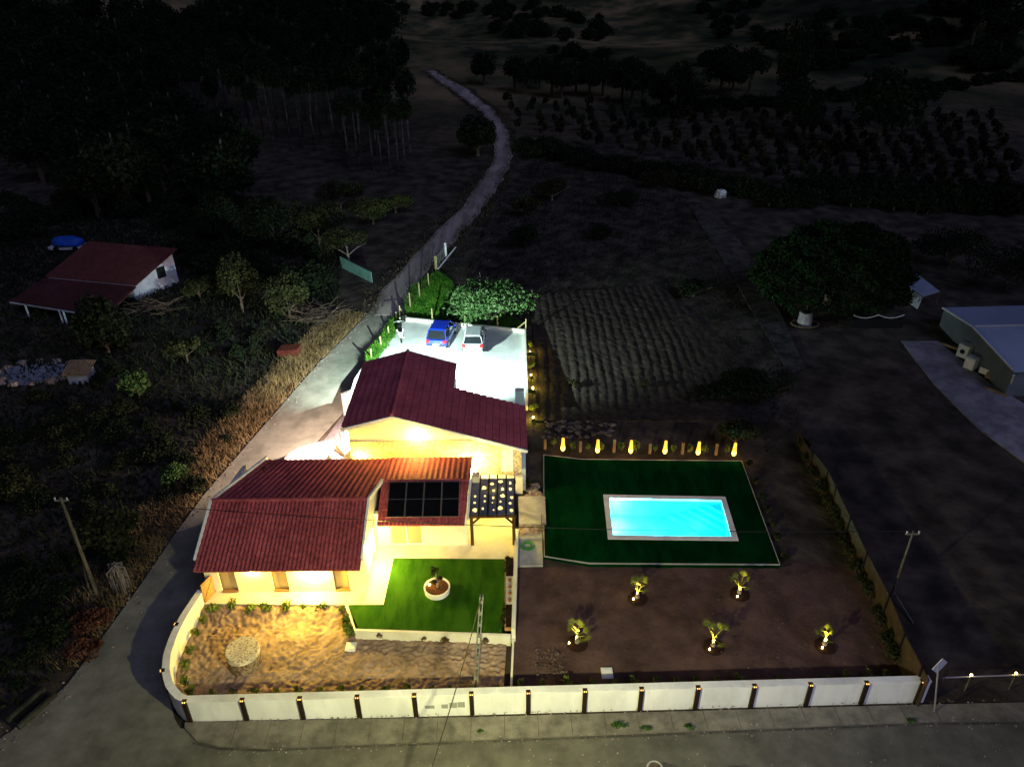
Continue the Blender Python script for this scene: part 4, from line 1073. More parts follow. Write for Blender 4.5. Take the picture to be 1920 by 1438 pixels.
# rail with two solar lights on the right
rl = empty('roadside_rail', (22, 23, 0), 'thin rail fence along the dark plot to the right of the sign', 'fence')
a, b = at(1768, 1270, 1.0), at(1990, 1262, 1.0); m = MB(); m.tube([a, b], .035, 6); m.build('rail', M['alu'], rl)
for k, (x, y) in enumerate([(1770, 1270), (1820, 1268), (1904, 1265)]):
    q = at(x, y, 1.0); m = MB(); m.tube([(q.x, q.y, 0), (q.x, q.y, 1.05)], .04, 6); m.build('post', M['polewood'], rl)
    if k:
        m = MB(); m.blob((q.x, q.y, 1.12), .05, 1, 1, 1, 1, 0, 8); m.build('post_lamp', M['bulb'], rl); light('rail_light', (q.x, q.y, 1.25), .6, WARM2, .04)
# kerb weeds
for i, (x, y, r) in enumerate([(1163, 1362, .5), (1212, 1366, .32), (1292, 1364, .3), (900, 1372, .16), (1708, 1352, .26)]):
    q = at(x, y, .1); o = leafcloud(int(500 * r), (r, r * .5, r * .5), .06, 40 + i, .2, 6).build('weed_clump', M['leaf'], origin=tuple([0, 0, 0])); o.location = (q.x, q.y, .12 + r * .25)
    tag(o, ['largest leafy weed growing on the pavement edge', 'low weed beside the largest one at the kerb', 'dark weed alone on the kerb right of the big ones', 'tiny weed on the kerb below the meter boxes', 'weed at the kerb near the road sign'][i], 'weed', 'weeds along the kerb')
# culvert at the left verge
q = at(62, 1330); t = empty('culvert', tuple(q), 'dark rectangular drain opening in the verge at the lower left', 'drain')
m = MB(); d = (at(85, 1305) - at(35, 1350)); d.z = 0; d.normalize(); nn = Vector((-d.y, d.x, 0))
def ob(m, c, l, w_, z0, z1):
    p = [c - d * l - nn * w_, c + d * l - nn * w_, c + d * l + nn * w_, c - d * l + nn * w_]; m.hexa([(v.x, v.y, z0) for v in p] + [(v.x, v.y, z1) for v in p])
ob(m, q, .75, .3, .02, .14); m.build('opening', M['blackmetal'], t); m = MB(); ob(m, q - nn * .38, .95, .07, 0, .3); ob(m, q + nn * .38, .95, .07, 0, .3); m.build('concrete_edge', mat('dark_concrete', (.022, .023, .018), (.05, .05, .038), 3, .95), t)  # concrete edges coloured dark

# ================================================================ PARKING: cars, motorcycle, posts, fig tree
def car(name, loc, rz, paint, label, suv):
    t = empty(name, loc, label, 'car', rz=rz)
    L, W, Hh = (4.2, 1.8, 1.6) if suv else (4.1, 1.72, 1.47)
    # body: cross sections along y (rear = -L/2 ... front = L/2): (y, half width, z low, z belt)
    st = [(-L / 2, .72, .38, .62), (-L / 2 + .06, .84, .3, .86), (-L / 2 + .35, .97, .26, .95), (-1.2, 1, .24, .93), (0, 1, .24, .92), (.9, .99, .24, .9), (1.45, .96, .26, .84), (L / 2 - .2, .86, .3, .72), (L / 2, .66, .38, .56)]
    m = MB(); k = 0; prof = []
    for (y, hw, zl, zb) in st:
        w_ = W / 2 * hw; prof.append([(-w_ * .92, y, zl), (-w_, y, zl + .16), (-w_, y, zb - .16), (-w_ * .9, y, zb), (w_ * .9, y, zb), (w_, y, zb - .16), (w_, y, zl + .16), (w_ * .92, y, zl)])
    for p in prof: m.v += p
    for i in range(len(prof) - 1):
        for j in range(8):
            a, b = i * 8 + j, i * 8 + (j + 1) % 8; m.f.append((a, b, b + 8, a + 8)); m.mi.append(0)
    m.f.append(tuple(range(8))[::-1]); m.f.append(tuple(range((len(prof) - 1) * 8, len(prof) * 8))); m.mi += [0, 0]
    body = m.build('body', paint, t, world=False, smooth=False)
    bv = body.modifiers.new('b', 'BEVEL'); bv.width = .05; bv.segments = 2; bv.limit_method = 'ANGLE'
    # glasshouse and roof
    yb0, yb1, yr0, yr1 = -L / 2 + .22, 1.15, -L / 2 + (.62 if suv else .5), .35
    zb, zr = .9, Hh - .05
    g = MB(); a_ = W / 2 * .9; b_ = W / 2 * .74
    g.hexa([(-a_, yb0, zb), (a_, yb0, zb), (a_, yb1, zb), (-a_, yb1, zb), (-b_, yr0, zr), (b_, yr0, zr), (b_, yr1, zr), (-b_, yr1, zr)])
    g.build('windows', M['glassblack'], t, world=False)
    g = MB(); g.hexa([(-b_ - .02, yr0 - .05, zr), (b_ + .02, yr0 - .05, zr), (b_ + .02, yr1 + .05, zr), (-b_ - .02, yr1 + .05, zr), (-b_ + .06, yr0 + .08, zr + .07), (b_ - .06, yr0 + .08, zr + .07), (b_ - .06, yr1 - .1, zr + .07), (-b_ + .06, yr1 - .1, zr + .07)])
    for s_ in (-1, 1):
        for (y0, z0, y1, z1) in ((yb0, zb, yr0, zr), (yb1, zb, yr1, zr), (-.35, zb, -.35, zr)):
            g.bar((s_ * (a_ + .01), y0, z0), (s_ * (b_ + .01), y1, z1), .07, .05)
    rf = g.build('roof', paint, t, world=False); bv = rf.modifiers.new('b', 'BEVEL'); bv.width = .02; bv.segments = 2
    for s_ in (-1, 1):
        for y in (-L / 2 + .75, L / 2 - .82):
            m = MB(); m.tube([(s_ * (W / 2 - .2), y, .33), (s_ * (W / 2 + .01), y, .33)], .33, 20); wh = m.build('wheel', M['tyre'], t, world=False)
            m = MB(); m.tube([(s_ * (W / 2 - .05), y, .33), (s_ * (W / 2 + .02), y, .33)], .21, 12); m.build('rim', M['alu'], wh, world=False)
        m = MB(); m.box(s_ * W / 2 * .8 - .15, s_ * W / 2 * .8 + .1, -L / 2 + .0, -L / 2 + .2, .68, .84) if False else m.hexa([(s_ * .55, -L / 2 - .0, .66), (s_ * .8, -L / 2 + .03, .66), (s_ * .86, -L / 2 + .22, .7), (s_ * .6, -L / 2 + .2, .7), (s_ * .55, -L / 2 + .01, .86), (s_ * .78, -L / 2 + .05, .86), (s_ * .84, -L / 2 + .26, .9), (s_ * .6, -L / 2 + .24, .9)])
        m.build('tail_light', M['redlens'], t, world=False)
        m = MB(); m.box(s_ * .68 - .14, s_ * .68 + .1, L / 2 - .14, L / 2 - .03, .52, .64); m.build('headlight', M['plastic'], t, world=False)
        m = MB(); m.blob((s_ * (W / 2 + .08), .75, .98), .1, 1.1, .6, .8, 1, .05, 8); m.build('wing_mirror', paint, t, world=False)
    m = MB(); m.box(-.26, .26, -L / 2 - .03, -L / 2 + .01, .5, .62); m.build('number_plate', M['plate'], t, world=False)
    m = MB(); m.box(-.78, .78, -L / 2 - .05, -L / 2 + .1, .27, .42); m.build('bumper', M['silver'] if suv else paint, t, world=False)
    m = MB(); m.tube([(.0, -1.2, zr + .05), (.0, -1.3, zr + .2)], [.03, .008], 6); m.build('antenna', M['blackmetal'], t, world=False)
    return t
q = at(829, 636, ZP); car('blue_car', (q.x, q.y, ZP), R_(-9), M['blue'], 'bright blue hatchback parked nose to the back kerb of the white parking area', True)
q = at(890, 644, ZP); car('silver_car', (q.x, q.y, ZP), R_(-2), M['silver'], 'silver estate car parked to the right of the blue one', False)
# motorcycle
q = at(751, 633, ZP); _m0 = 1
t = empty('motorcycle', (q.x, q.y, ZP), 'dark motorcycle with chrome parts standing at the left of the parking area', 'motorcycle', rz=R_(12))
for y in (-.72, .72):
    m = MB(); m.tube([(.3 * 0 , y + .3 * math.cos(a * .35), .31 + .3 * math.sin(a * .35)) for a in range(19)], .055, 6); w0 = m.build('wheel', M['tyre'], t, world=False)
    m = MB(); m.tube([(-.04, y, .31), (.04, y, .31)], .17, 12); m.build('rim', M['alu'], w0, world=False)
m = MB(); m.blob((0, .15, .82), .2, .75, 1.4, .7, 2, .1, 12); m.build('fuel_tank', M['blackmetal'], t, world=False, smooth=True)
m = MB(); m.box(-.13, .13, -.62, -.05, .74, .84); m.bar((0, -.6, .8), (0, -.95, .88), .16, .06); m.build('seat', M['tyre'], t, world=False)
m = MB(); m.box(-.16, .16, -.25, .3, .3, .62); m.tube([(-.22, .1, .5), (.22, .1, .5)], .1, 8); m.build('engine', M['alu'], t, world=False)
m = MB(); m.tube([(0, .72, .31), (0, .5, .95)], .035, 6); m.tube([(-.38, .35, 1.0), (-.12, .5, .98), (.12, .5, .98), (.38, .35, 1.0)], .02, 6); m.build('handlebar', M['alu'], t, world=False)
m = MB(); m.blob((0, .72, .82), .11, 1, 1, 1, 1, 0, 10); m.build('headlight', M['plastic'], t, world=False)
m = MB(); m.tube([(.15, .2, .3), (.17, -.8, .36)], .045, 8); m.build('exhaust', M['alu'], t, world=False)
m = MB(); m.hexa([(-.1, -1.08, .5), (.1, -1.08, .5), (.1, -.6, .66), (-.1, -.6, .66), (-.1, -1.1, .54), (.1, -1.1, .54), (.1, -.6, .7), (-.1, -.6, .7)]); m.build('mudguard', M['plastic'], t, world=False)
t.scale = (1.25, 1.25, 1.25)
m = MB(); m.cyl((at(757, 608, ZP).x, at(757, 608, ZP).y), .22, ZP + .3, ZP + .9, 14); solo('dark_bin', m, M['tyre'], 'small dark round bin at the left back corner of the parking', 'bin', tuple(at(757, 608, ZP)))
pc_ = [(697, 673, 654), (714.5, 651, 631), (729, 629, 612), (744, 604, 585), (751, 597, 573), (811, 604, 578), (872.5, 611, 584), (933, 617, 592), (986, 622, 598), (769.5, 577, 549), (787, 558, 530), (804, 536, 512)]
posl = ['nearest the maroon roof', 'second from the maroon roof along the curved edge', 'beside the tail of the motorcycle', 'beside the front of the motorcycle', 'at the left back corner of the parking', 'behind the blue car', 'between the blue and the silver car', 'behind the silver car on its right', 'at the right back corner of the parking', 'in the grass just behind the left back corner', 'halfway up the grassy strip beside the track', 'near the top of the grassy strip']
for i, (x, y, yt) in enumerate(pc_):
    q = at(x, y, ZP - .1) if i < 9 else at(x, y); z1 = atY(x, yt, q.y).z
    m = MB(); m.tube([(q.x, q.y, q.z - .4), (q.x, q.y, z1)], [.07, .06], 8); t = solo('fence_post', m, M['wood'], 'round timber post ' + posl[i], 'post', tuple(q), 'timber posts round the parking')
    if i in (4, 8):
        e = at(*((767, 600) if i == 4 else (961, 621)), ZP); m = MB(); m.tube([(q.x, q.y, z1 - .25), (e.x, e.y, ZP - .1)], .05, 6); m.build('strut', M['wood'], t)
# entrance gate by the track
t = empty('track_gate', tuple(at(836, 490)), 'pale posts and wire gate beside the dirt track above the grass', 'gate')
gb = [at(818, 506), at(836, 481), at(851, 468)]
for k, p in enumerate(gb[:2]): m = MB(); m.box(p.x - .12, p.x + .12, p.y - .1, p.y + .1, p.z - .1, p.z + 1.5); m.build('post', M['wood'] if k == 0 else M['coping'], t)
m = MB(); m.tube([gb[0] + Vector((.2, 0, .1)), gb[2] + Vector((.2, 0, .25))], .08, 6); m.build('kerb_rail', M['coping'], t)
m = MB()
for k in range(12):
    p = gb[0].lerp(gb[1], k / 11); m.tube([p, p + Vector((0, 0, 1.35))], .015, 4)
m.build('wire_panel', M['alu'], t)
# fig tree
q = at(915, 606); ft_ = empty('fig_tree', tuple(q), 'broad leafy green tree lit by the floodlight behind the parked cars', 'tree')
m = MB(); rg = random.Random(12)
for k in range(9):
    a = 6.28 * k / 9 + rg.uniform(-.3, .3); r = rg.uniform(1.6, 3.4); z = rg.uniform(1.6, 3.4)
    p1 = Vector((math.cos(a) * r * .4, math.sin(a) * r * .4, z * .5)); p2 = Vector((math.cos(a) * r * .8, math.sin(a) * r * .75, z * .85)); p3 = Vector((math.cos(a) * r * 1.05, math.sin(a) * r, z * 1.1))
    m.tube([(0, 0, -.1), p1, p2, p3], [.16, .1, .06, .02], 6)
    for b in range(3): e = p2 + Vector((rg.uniform(-.7, .7), rg.uniform(-.7, .7), rg.uniform(.2, .9))); m.tube([p1.lerp(p2, rg.uniform(.3, 1)), e], [.045, .015], 5)
m.build('trunk', M['palebark'], ft_, world=False)
c = leafcloud(6500, (4.7, 3.4, 2.6), .15, 31, .4, 16).build('crown', M['leaffig'], ft_, world=False); c.location = (.3, .2, 2.2)

# ================================================================ STUFF: grass and weeds
def blades(name, pts, hgt, wid, m_, label, seed=0, zf=None, up=.25):
    rg = np.random.default_rng(seed); mb = MB(); V = []
    for (x, y) in pts:
        z = (zf or h)(x, y); a = rg.uniform(0, 6.28); hh = hgt * rg.uniform(.5, 1.3); lx, ly = rg.normal(0, up, 2) * hh; w_ = wid * rg.uniform(.6, 1.3)
        cx, cy = math.cos(a) * w_, math.sin(a) * w_
        V += [(x - cx, y - cy, z - .03), (x + cx, y + cy, z - .03), (x + lx, y + ly, z + hh)]
    mb.v = V; n_ = len(V) // 3; mb.f = [(3 * i, 3 * i + 1, 3 * i + 2) for i in range(n_)]; mb.mi = [0] * n_
    return tag(mb.build(name, m_), label, kind='stuff')
def in_quad(poly, n_, seed):
    """random ground points inside a world polygon"""
    rg = random.Random(seed); X = [p[0] for p in poly]; Y = [p[1] for p in poly]; out = []
    while len(out) < n_:
        x, y = rg.uniform(min(X), max(X)), rg.uniform(min(Y), max(Y)); c = False; j = len(poly) - 1
        for i in range(len(poly)):
            if (Y[i] > y) != (Y[j] > y) and x < (X[j] - X[i]) * (y - Y[i]) / (Y[j] - Y[i]) + X[i]: c = not c
            j = i
        if c: out.append((x, y))
    return out
def pw(lst): return [(p.x, p.y) for p in P(lst)]
grpoly = pw([(768, 540), (752, 585), (757, 600), (860, 612), (980, 622), (975, 600), (860, 575), (848, 530), (822, 508), (800, 520)])
blades('grass_patch', in_quad(grpoly, 14000, 1), .22, .04, M['grass'], 'short green grass lit by the floodlight behind the parking', 1, up=.5)
strip = [(a, b) for a, b in [(688, 690), (690, 668), (712, 640), (730, 612), (746, 596), (756, 604), (738, 640), (718, 668), (700, 690)]]
blades('grass_strip', [(x, y) for x, y in in_quad([(at(a, b, 1.7).x, at(a, b, 1.7).y) for a, b in strip], 3500, 2)], .35, .05, M['grass'], 'strip of grass between the lane and the curved parking edge', 2, zf=lambda x, y: ZP - .12, up=.5)
# dry bank along the lane
bank = []
rg = random.Random(6)
LL = resamp(laneL, 200)
for k in range(15000):
    u = rg.random() ** .8; i = int(u * 150) + 30
    p = LL[min(198, i)]; d = (LL[min(199, i + 1)] - LL[max(0, i - 1)]); d.z = 0; d.normalize(); nrm = Vector((-d.y, d.x, 0))
    if nrm.x > 0: nrm = -nrm
    wv = rg.random(); p = p + nrm * (.1 + 3.0 * wv); bank.append((p.x, p.y))
blades('dry_grass', bank, .42, .035, M['straw'], 'dry brown grass on the bank along the left of the lane', 3, up=.5)
wd = in_quad(pw([(-120, 1420), (-200, 700), (-60, 420), (330, 330), (640, 420), (640, 560), (540, 690), (420, 830), (320, 960), (220, 1120), (110, 1270), (0, 1350)]), 30000, 9)
blades('undergrowth', wd, .45, .1, M['weeds'], 'dark low weeds covering the ground left of the lane', 4, up=.6)
vg = []
for ln, sg in ((resamp(trL, 160), -1), (resamp(trR, 160), 1)):
    for k in range(3500):
        p = ln[rg.randrange(160)]; vg.append((p.x + sg * (rg.random() ** 1.6 * 1.6 - .35), p.y + rg.uniform(-.6, .6)))
blades('verge_grass', vg, .3, .07, M['straw2'], 'dull brown grass along both verges of the dirt track', 8, up=.7)
wd = in_quad(pw([(980, 560), (830, 520), (850, 440), (960, 340), (1010, 290), (1290, 370), (1400, 560), (1480, 690), (1500, 800), (1440, 850), (1380, 800), (1330, 600), (1230, 530)]), 9000, 10)
blades('dry_weeds', wd, .25, .06, M['weeds'], 'thin dark weeds over the fields behind the parking', 5, up=.7)

# ================================================================ LEFT NEIGHBOURS
B0, F0 = at(336, 530), at(256, 562)
zb_, zf_ = atY(320, 469, B0.y).z, atY(242, 534, F0.y).z
uL = at(84, 521, zf_) - at(242, 536, zf_); uL.z = 0; gz = min(B0.z, F0.z) - .2
fhs = empty('farmhouse', tuple(F0), 'dark old farmhouse with a red lean-to tile roof and white end wall', 'house')
m = MB(); Bf, Ff = Vector((B0.x, B0.y, 0)), Vector((F0.x, F0.y, 0))
m.hexa([(Ff + uL).to_tuple()[:2] + (gz,), Ff.to_tuple()[:2] + (gz,), Bf.to_tuple()[:2] + (gz,), (Bf + uL).to_tuple()[:2] + (gz,),
        (Ff + uL).to_tuple()[:2] + (zf_ - .12,), Ff.to_tuple()[:2] + (zf_ - .12,), Bf.to_tuple()[:2] + (zb_ - .12,), (Bf + uL).to_tuple()[:2] + (zb_ - .12,)])
m.build('wall', M['oldwhite'], fhs)
ev = Vector((uL.x, uL.y, 0)).normalized(); ex = -ev * .35
fwd = (Ff - Bf).normalized()
def pz(v, z): return Vector((v.x, v.y, z))
m = MB(); slope(m, pz(Ff + uL - ex, zf_), pz(Ff + ex, zf_), pz(Bf + uL - ex - fwd * .3, zb_ + .08), pz(Bf + ex - fwd * .3, zb_ + .08), .05, .3, .6, .02); m.build('roof', M['oldtile'], fhs)
e0, e1 = at(18, 565, 3.0), at(198, 593, 3.0)
m = MB(); slope(m, e0, e1, pz(Ff + uL - ex, zf_ - .15), pz(Ff + ex, zf_ - .15), .05, .3, .6, .02); m.build('veranda_roof', M['oldtile'], fhs)
m = MB(); m.bar(e0 - Vector((0, 0, .1)), e1 - Vector((0, 0, .1)), .12, .14); m.build('veranda_beam', M['oldwhite'], fhs)
for u in (.16, .52, .56, .92):
    p = e0.lerp(e1, u); m = MB(); m.tube([(p.x, p.y, h(p.x, p.y) - .1), (p.x, p.y, 2.9)], .09, 8); m.build('veranda_post', M['oldwhite'], fhs)
wc = Ff.lerp(Bf, .66); nrm = Vector((-fwd.y, fwd.x, 0)); 
if nrm.x < 0: nrm = -nrm
c = pz(wc, gz + 1.9); s_ = fwd * .45
m = MB(); m.hexa([c - s_ - nrm * .05 - Vector((0, 0, .55)), c + s_ - nrm * .05 - Vector((0, 0, .55)), c + s_ + nrm * .03 - Vector((0, 0, .55)), c - s_ + nrm * .03 - Vector((0, 0, .55)), c - s_ - nrm * .05 + Vector((0, 0, .55)), c + s_ - nrm * .05 + Vector((0, 0, .55)), c + s_ + nrm * .03 + Vector((0, 0, .55)), c - s_ + nrm * .03 + Vector((0, 0, .55))])
wi = m.build('window', M['glassblack'], fhs)
# small tiled hut
q = at(155, 712); t = empty('small_hut', tuple(q), 'tiny white hut with a tiled roof among the weeds', 'hut')
m = MB(); m.box(q.x - .8, q.x + .8, q.y - .5, q.y + .6, q.z - .2, q.z + .9); m.build('wall', M['oldwhite'], t)
m = MB(); slope(m, (q.x - 1.0, q.y - .75, q.z + .9), (q.x + 1.0, q.y - .75, q.z + .9), (q.x - 1.0, q.y + .8, q.z + 1.35), (q.x + 1.0, q.y + .8, q.z + 1.35), .03, .22, .4, .02); m.build('roof', M['plank'], t)
q = at(68, 700); m = MB(); rg = random.Random(3)
N = 22
ring = [(q.x + 2.9 * math.cos(6.28 * k / N) * rg.uniform(.8, 1.1), q.y + 1.7 * math.sin(6.28 * k / N) * rg.uniform(.8, 1.1)) for k in range(N)]
m.prism(ring, q.z - .1, q.z + .1); tag(m.build('plastic_sheeting', mat('sheeting', (.12, .13, .17), (.3, .32, .4), 1.5, .5, .12, 2.5)), 'crumpled pale plastic sheeting laid over the ground beside the small hut', 'plastic sheet')
for k in range(14):
    a = 6.28 * k / 14; m = MB(); m.blob((q.x + 3.1 * math.cos(a), q.y + 1.9 * math.sin(a), q.z + .1), rg.uniform(.2, .4), 1.3, 1, .7, k, .3, 8)
    solo('edge_stone', m, M['rock'], 'stone at the rim of the plastic sheeting', 'stone', (q.x + 3.1 * math.cos(a), q.y + 1.9 * math.sin(a), q.z), 'stones round the plastic sheeting')
# tarp-covered vehicle
q = at(132, 468); t = empty('covered_trailer', tuple(q), 'vehicle or load covered with a bright blue tarpaulin behind the farmhouse', 'trailer')
m = MB(); m.blob((q.x, q.y, q.z + .9), 1.0, 1.8, .9, .62, 3, .12, 16); m.build('blue_tarp', M['tarp'], t, smooth=True)
m = MB(); m.box(q.x - 2.0, q.x + 1.6, q.y - .7, q.y + .7, q.z + .2, q.z + .5); m.build('chassis', M['plastic'], t)
for s_ in (-1.1, 1.0): m = MB(); m.tube([(q.x + s_, q.y - .8, q.z + .3), (q.x + s_, q.y + .8, q.z + .3)], .3, 12); m.build('wheel', M['tyre'], t)
# teal sheet fence, rusty trough
a, b = at(640, 500), at(698, 530); m = MB(); ribbon_wall(m, [(a.x, a.y), (b.x, b.y)], h(a.x, a.y) - .1, lambda x, y: h(x, y) + 1.1, .08)
solo('sheet_fence', m, M['teal'], 'leaning pale teal metal sheet by the bend of the lane', 'fence panel', tuple(a))
q = at(544, 668); m = MB(); m.hexa([(q.x - .9, q.y - .3, q.z), (q.x + .7, q.y - .3, q.z), (q.x + .9, q.y + .4, q.z), (q.x - .6, q.y + .4, q.z), (q.x - .9, q.y - .4, q.z + .7), (q.x + .8, q.y - .4, q.z + .8), (q.x + .9, q.y + .5, q.z + .9), (q.x - .7, q.y + .5, q.z + .8)])
solo('rusty_box', m, M['rust'], 'rust-red metal box half hidden in the bank of the lane', 'box', tuple(q))
# wire fence on the bank
wf = empty('wire_fence', tuple(at(450, 800)), 'low wire fence on short sticks along the dry bank', 'fence')
wpts = [at(x, y) for x, y in [(372, 905), (422, 822), (468, 770), (505, 725), (545, 688), (590, 640)]]
for p in wpts: m = MB(); m.tube([p - Vector((0, 0, .1)), p + Vector((0, 0, 1.0))], .03, 5); m.build('post', M['bark'], wf)
for zz in (.35, .8): m = MB(); m.tube([p + Vector((0, 0, zz)) for p in wpts], .008, 4); m.build('wire', M['bark'], wf)
# brush heaps
def brush(name, x, y, r, n_, label, seed):
    q = at(x, y); rg = random.Random(seed); m = MB()
    for k in range(n_):
        a = rg.uniform(0, 6.28); b = Vector((rg.uniform(-r, r) * .6, rg.uniform(-r, r) * .4, rg.uniform(0, .5))); l_ = rg.uniform(.4, 1) * r
        d = Vector((math.cos(a), math.sin(a) * .8, rg.uniform(-.1, .5))); m.tube([b, b + d * l_ * .5 + Vector((0, 0, .15)), b + d * l_], [.04, .03, .01], 4)
    o = m.build(name, M['bark']); o.location = q; return tag(o, label, 'branch pile')
brush('branch_pile', 602, 600, 2.6, 130, 'big heap of cut pale branches above the lane bend', 1)
brush('branch_pile', 560, 590, 1.8, 60, 'smaller heap of thin branches left of the big one', 2)
brush('branch_pile', 290, 585, 2.6, 70, 'tangle of bare branches beside the farmhouse end wall', 3)

# ================================================================ RIGHT NEIGHBOURS
zA = 3.2; w0, w1, w2 = at(1771, 578, zA), at(1826, 613, zA + .45), at(1902, 693, zA)
du = Vector((18, .6, 0)); sh = empty('metal_shed', tuple(pz(w1, 1.3)), 'large blue-grey metal shed with a low pitched roof at the right edge', 'shed')
w1b = w1.copy()
m = MB()
prof = [pz(w0, h(w0.x, w0.y) - .2), pz(w2, h(w2.x, w2.y) - .2), w2, w1b, w0]
k = len(m.v); m.v += [tuple(p - Vector((0, 0, .08 if i > 1 else 0))) for i, p in enumerate(prof)] + [tuple(p + du - Vector((0, 0, .08 if i > 1 else 0))) for i, p in enumerate(prof)]
m.f.append((0, 1, 2, 3, 4)); m.f.append((9, 8, 7, 6, 5)); m.mi += [0, 0]
for i in range(5): j = (i + 1) % 5; m.f.append((i, i + 5, j + 5, j)); m.mi.append(0)
m.build('wall', M['shedwall'], sh)
m = MB(); slope(m, w2 + Vector((-.15, -.25, -.03)), w2 + du + Vector((0, -.25, -.03)), w1b + Vector((-.15, 0, 0)), w1b + du, .008, .6, 30, .0, .06); m.build('roof', M['bluewhite'], sh)
m = MB(); slope(m, w0 + du + Vector((0, .2, -.03)), w0 + Vector((-.15, .2, -.03)), w1b + du, w1b + Vector((-.15, 0, 0)), .008, .6, 30, .0, .06); m.build('roof', M['bluewhite'], sh)
m = MB(); m.bar(w0 + Vector((-.17, 0, .03)), w1b + Vector((-.17, 0, .06)), .1, .1); m.bar(w1b + Vector((-.17, 0, .06)), w2 + Vector((-.17, 0, .03)), .1, .1); m.bar(w1b + Vector((0, 0, .06)), w1b + du + Vector((0, 0, .06)), .14, .06); m.build('roof_trim', M['plastic'], sh)
q = at(1889, 735); m = MB(); m.bar(q + Vector((0, 0, 0)), w2 + Vector((-.1, -.3, -.3)), .12, .12); m.build('corner_post', M['plastic'], sh)
for i, (x, y, sx, sz, lb_) in enumerate([(1806, 668, .42, 1.1, 'white front-loading washing machine nearest the far end of the shed wall'), (1826, 668, .4, 1.0, 'white boxy appliance against the shed wall behind the other two'), (1818, 690, .38, 1.0, 'white upright appliance nearest the yard'), (1846, 700, .35, .5, 'small white tilted box beside the leaning board')]):
    q = at(x, y); t = empty('old_appliance', tuple(q), lb_, 'appliance', 'old white appliances by the metal shed'); t.rotation_euler = (0, .12 if i == 3 else 0, .6)
    m = MB(); m.box(-sx, sx, -sx, sx, 0, sz); b = m.build('body', M['plastic'], t, world=False); bv = b.modifiers.new('b', 'BEVEL'); bv.width = .03
    m = MB()
    if i == 0: m.tube([(-sx - .03, 0, sz * .5), (-sx + .0, 0, sz * .5)], .2, 16); m.build('round_door', M['glassblack'], t, world=False)
    else: m.box(-sx - .02, -sx, -sx * .8, sx * .8, sz * .1, sz * .86); m.build('front_panel', M['coping'], t, world=False)
a = at(1852, 710); m = MB(); m.bar(a, a + Vector((.9, .75, 1.75)), .5, .05, up=(-.6, -.5, .6)); solo('leaning_board', m, M['plank'], 'long tan board leaning on the shed wall', 'board', tuple(a))
for i, (x, y, r) in enumerate([(1786, 652, .9), (1868, 735, .8), (1880, 722, .7)]):
    q = at(x, y); m = MB(); m.box(-r, r, -.15, .15, 0, .14); o = m.build('timber_plank', M['plank']); o.location = q; o.rotation_euler = (0, 0, -.9); tag(o, ['grey timber plank lying at the far end of the shed wall', 'pale plank on the ground near the shed corner', 'second plank beside the shed corner post'][i], 'plank')
# small tent-like shelter
t = empty('open_shelter', tuple(at(1728, 570)), 'small pale metal shelter with a drooping roof beside the big round pine', 'shelter')
a, b, c, d = at(1706, 503, 3.2), at(1762, 546, 3.0), at(1730, 556, 2.7), at(1692, 528, 2.8)
m = MB(); dn = Vector((0, 0, -.06)); m.hexa([d + dn, c + dn, b + dn, a + dn, d, c, b, a]); m.build('roof', M['bluewhite'], t)
e, f = at(1692, 560), at(1720, 580); m = MB(); m.hexa([pz(e, e.z), pz(f, f.z), pz(f, f.z) + Vector((.1, .1, 0)), pz(e, e.z) + Vector((.1, .1, 0)), d - Vector((0, 0, .1)), c - Vector((0, 0, .1)), c + Vector((.1, .1, -.1)), d + Vector((.1, .1, -.1))]); m.build('side_panel', M['oldwhite'], t)
for p in (a, b): m = MB(); m.tube([pz(p, h(p.x, p.y)), p - Vector((0, 0, .07))], .05, 6); m.build('post', M['polewood'], t)
q = at(1508, 606); t = empty('old_well', tuple(q), 'round stone well standing on a pale ring in the dark yard', 'well')
m = MB(); k = 0
m.tube([(q.x, q.y, q.z - .1), (q.x, q.y, q.z + 1.1)], [.62, .56], 20); m.build('drum', mat('pale_drum', (.2, .18, .22), (.32, .3, .36), 4, .9, .02, 8), t)
m = MB(); m.cyl((q.x, q.y), .4, q.z + 1.1, q.z + 1.12, 16); m.build('opening', M['blackmetal'], t); m = MB(); m.tube([(q.x + .2, q.y + .5, q.z), (q.x + .2, q.y + .5, q.z + 2.0)], .07, 6); m.tube([(q.x - .1, q.y + .5, q.z + 1.9), (q.x + .5, q.y + .5, q.z + 2.0)], .05, 6); m.build('pump', M['polewood'], t)
m = MB(); m.tube([(q.x + 1.2 * math.cos(a * .3), q.y + .8 * math.sin(a * .3) - .2, q.z + .05) for a in range(22)], .1, 6); m.build('base_ring', M['bark'], t)
t = empty('low_barrier', tuple(at(1640, 612)), 'low dark barrier with a pale scalloped edge in front of the round pine', 'barrier')
a, b = at(1594, 612), at(1690, 612); m = MB(); m.bar(a + Vector((0, 0, .35)), b + Vector((0, 0, .35)), .5, .8); m.build('box', M['blackmetal'], t)
for s_ in (0, .5):
    p0, p1 = a.lerp(b, s_) + Vector((0, 0, 1.1)), a.lerp(b, s_ + .5) + Vector((0, 0, 1.1)); m = MB(); m.tube([p0.lerp(p1, u / 10) - Vector((0, 0, .3 * 4 * (u / 10) * (1 - u / 10))) for u in range(11)], .045, 5); m.build('rope', M['plastic'], t)
q = at(1350, 371); m = MB(); m.blob((q.x, q.y, q.z + .45), .8, 1, .8, .8, 3, .2, 10); solo('white_sack', m, M['plastic'], 'rounded white sack at the top of the old path', 'sack', tuple(q))

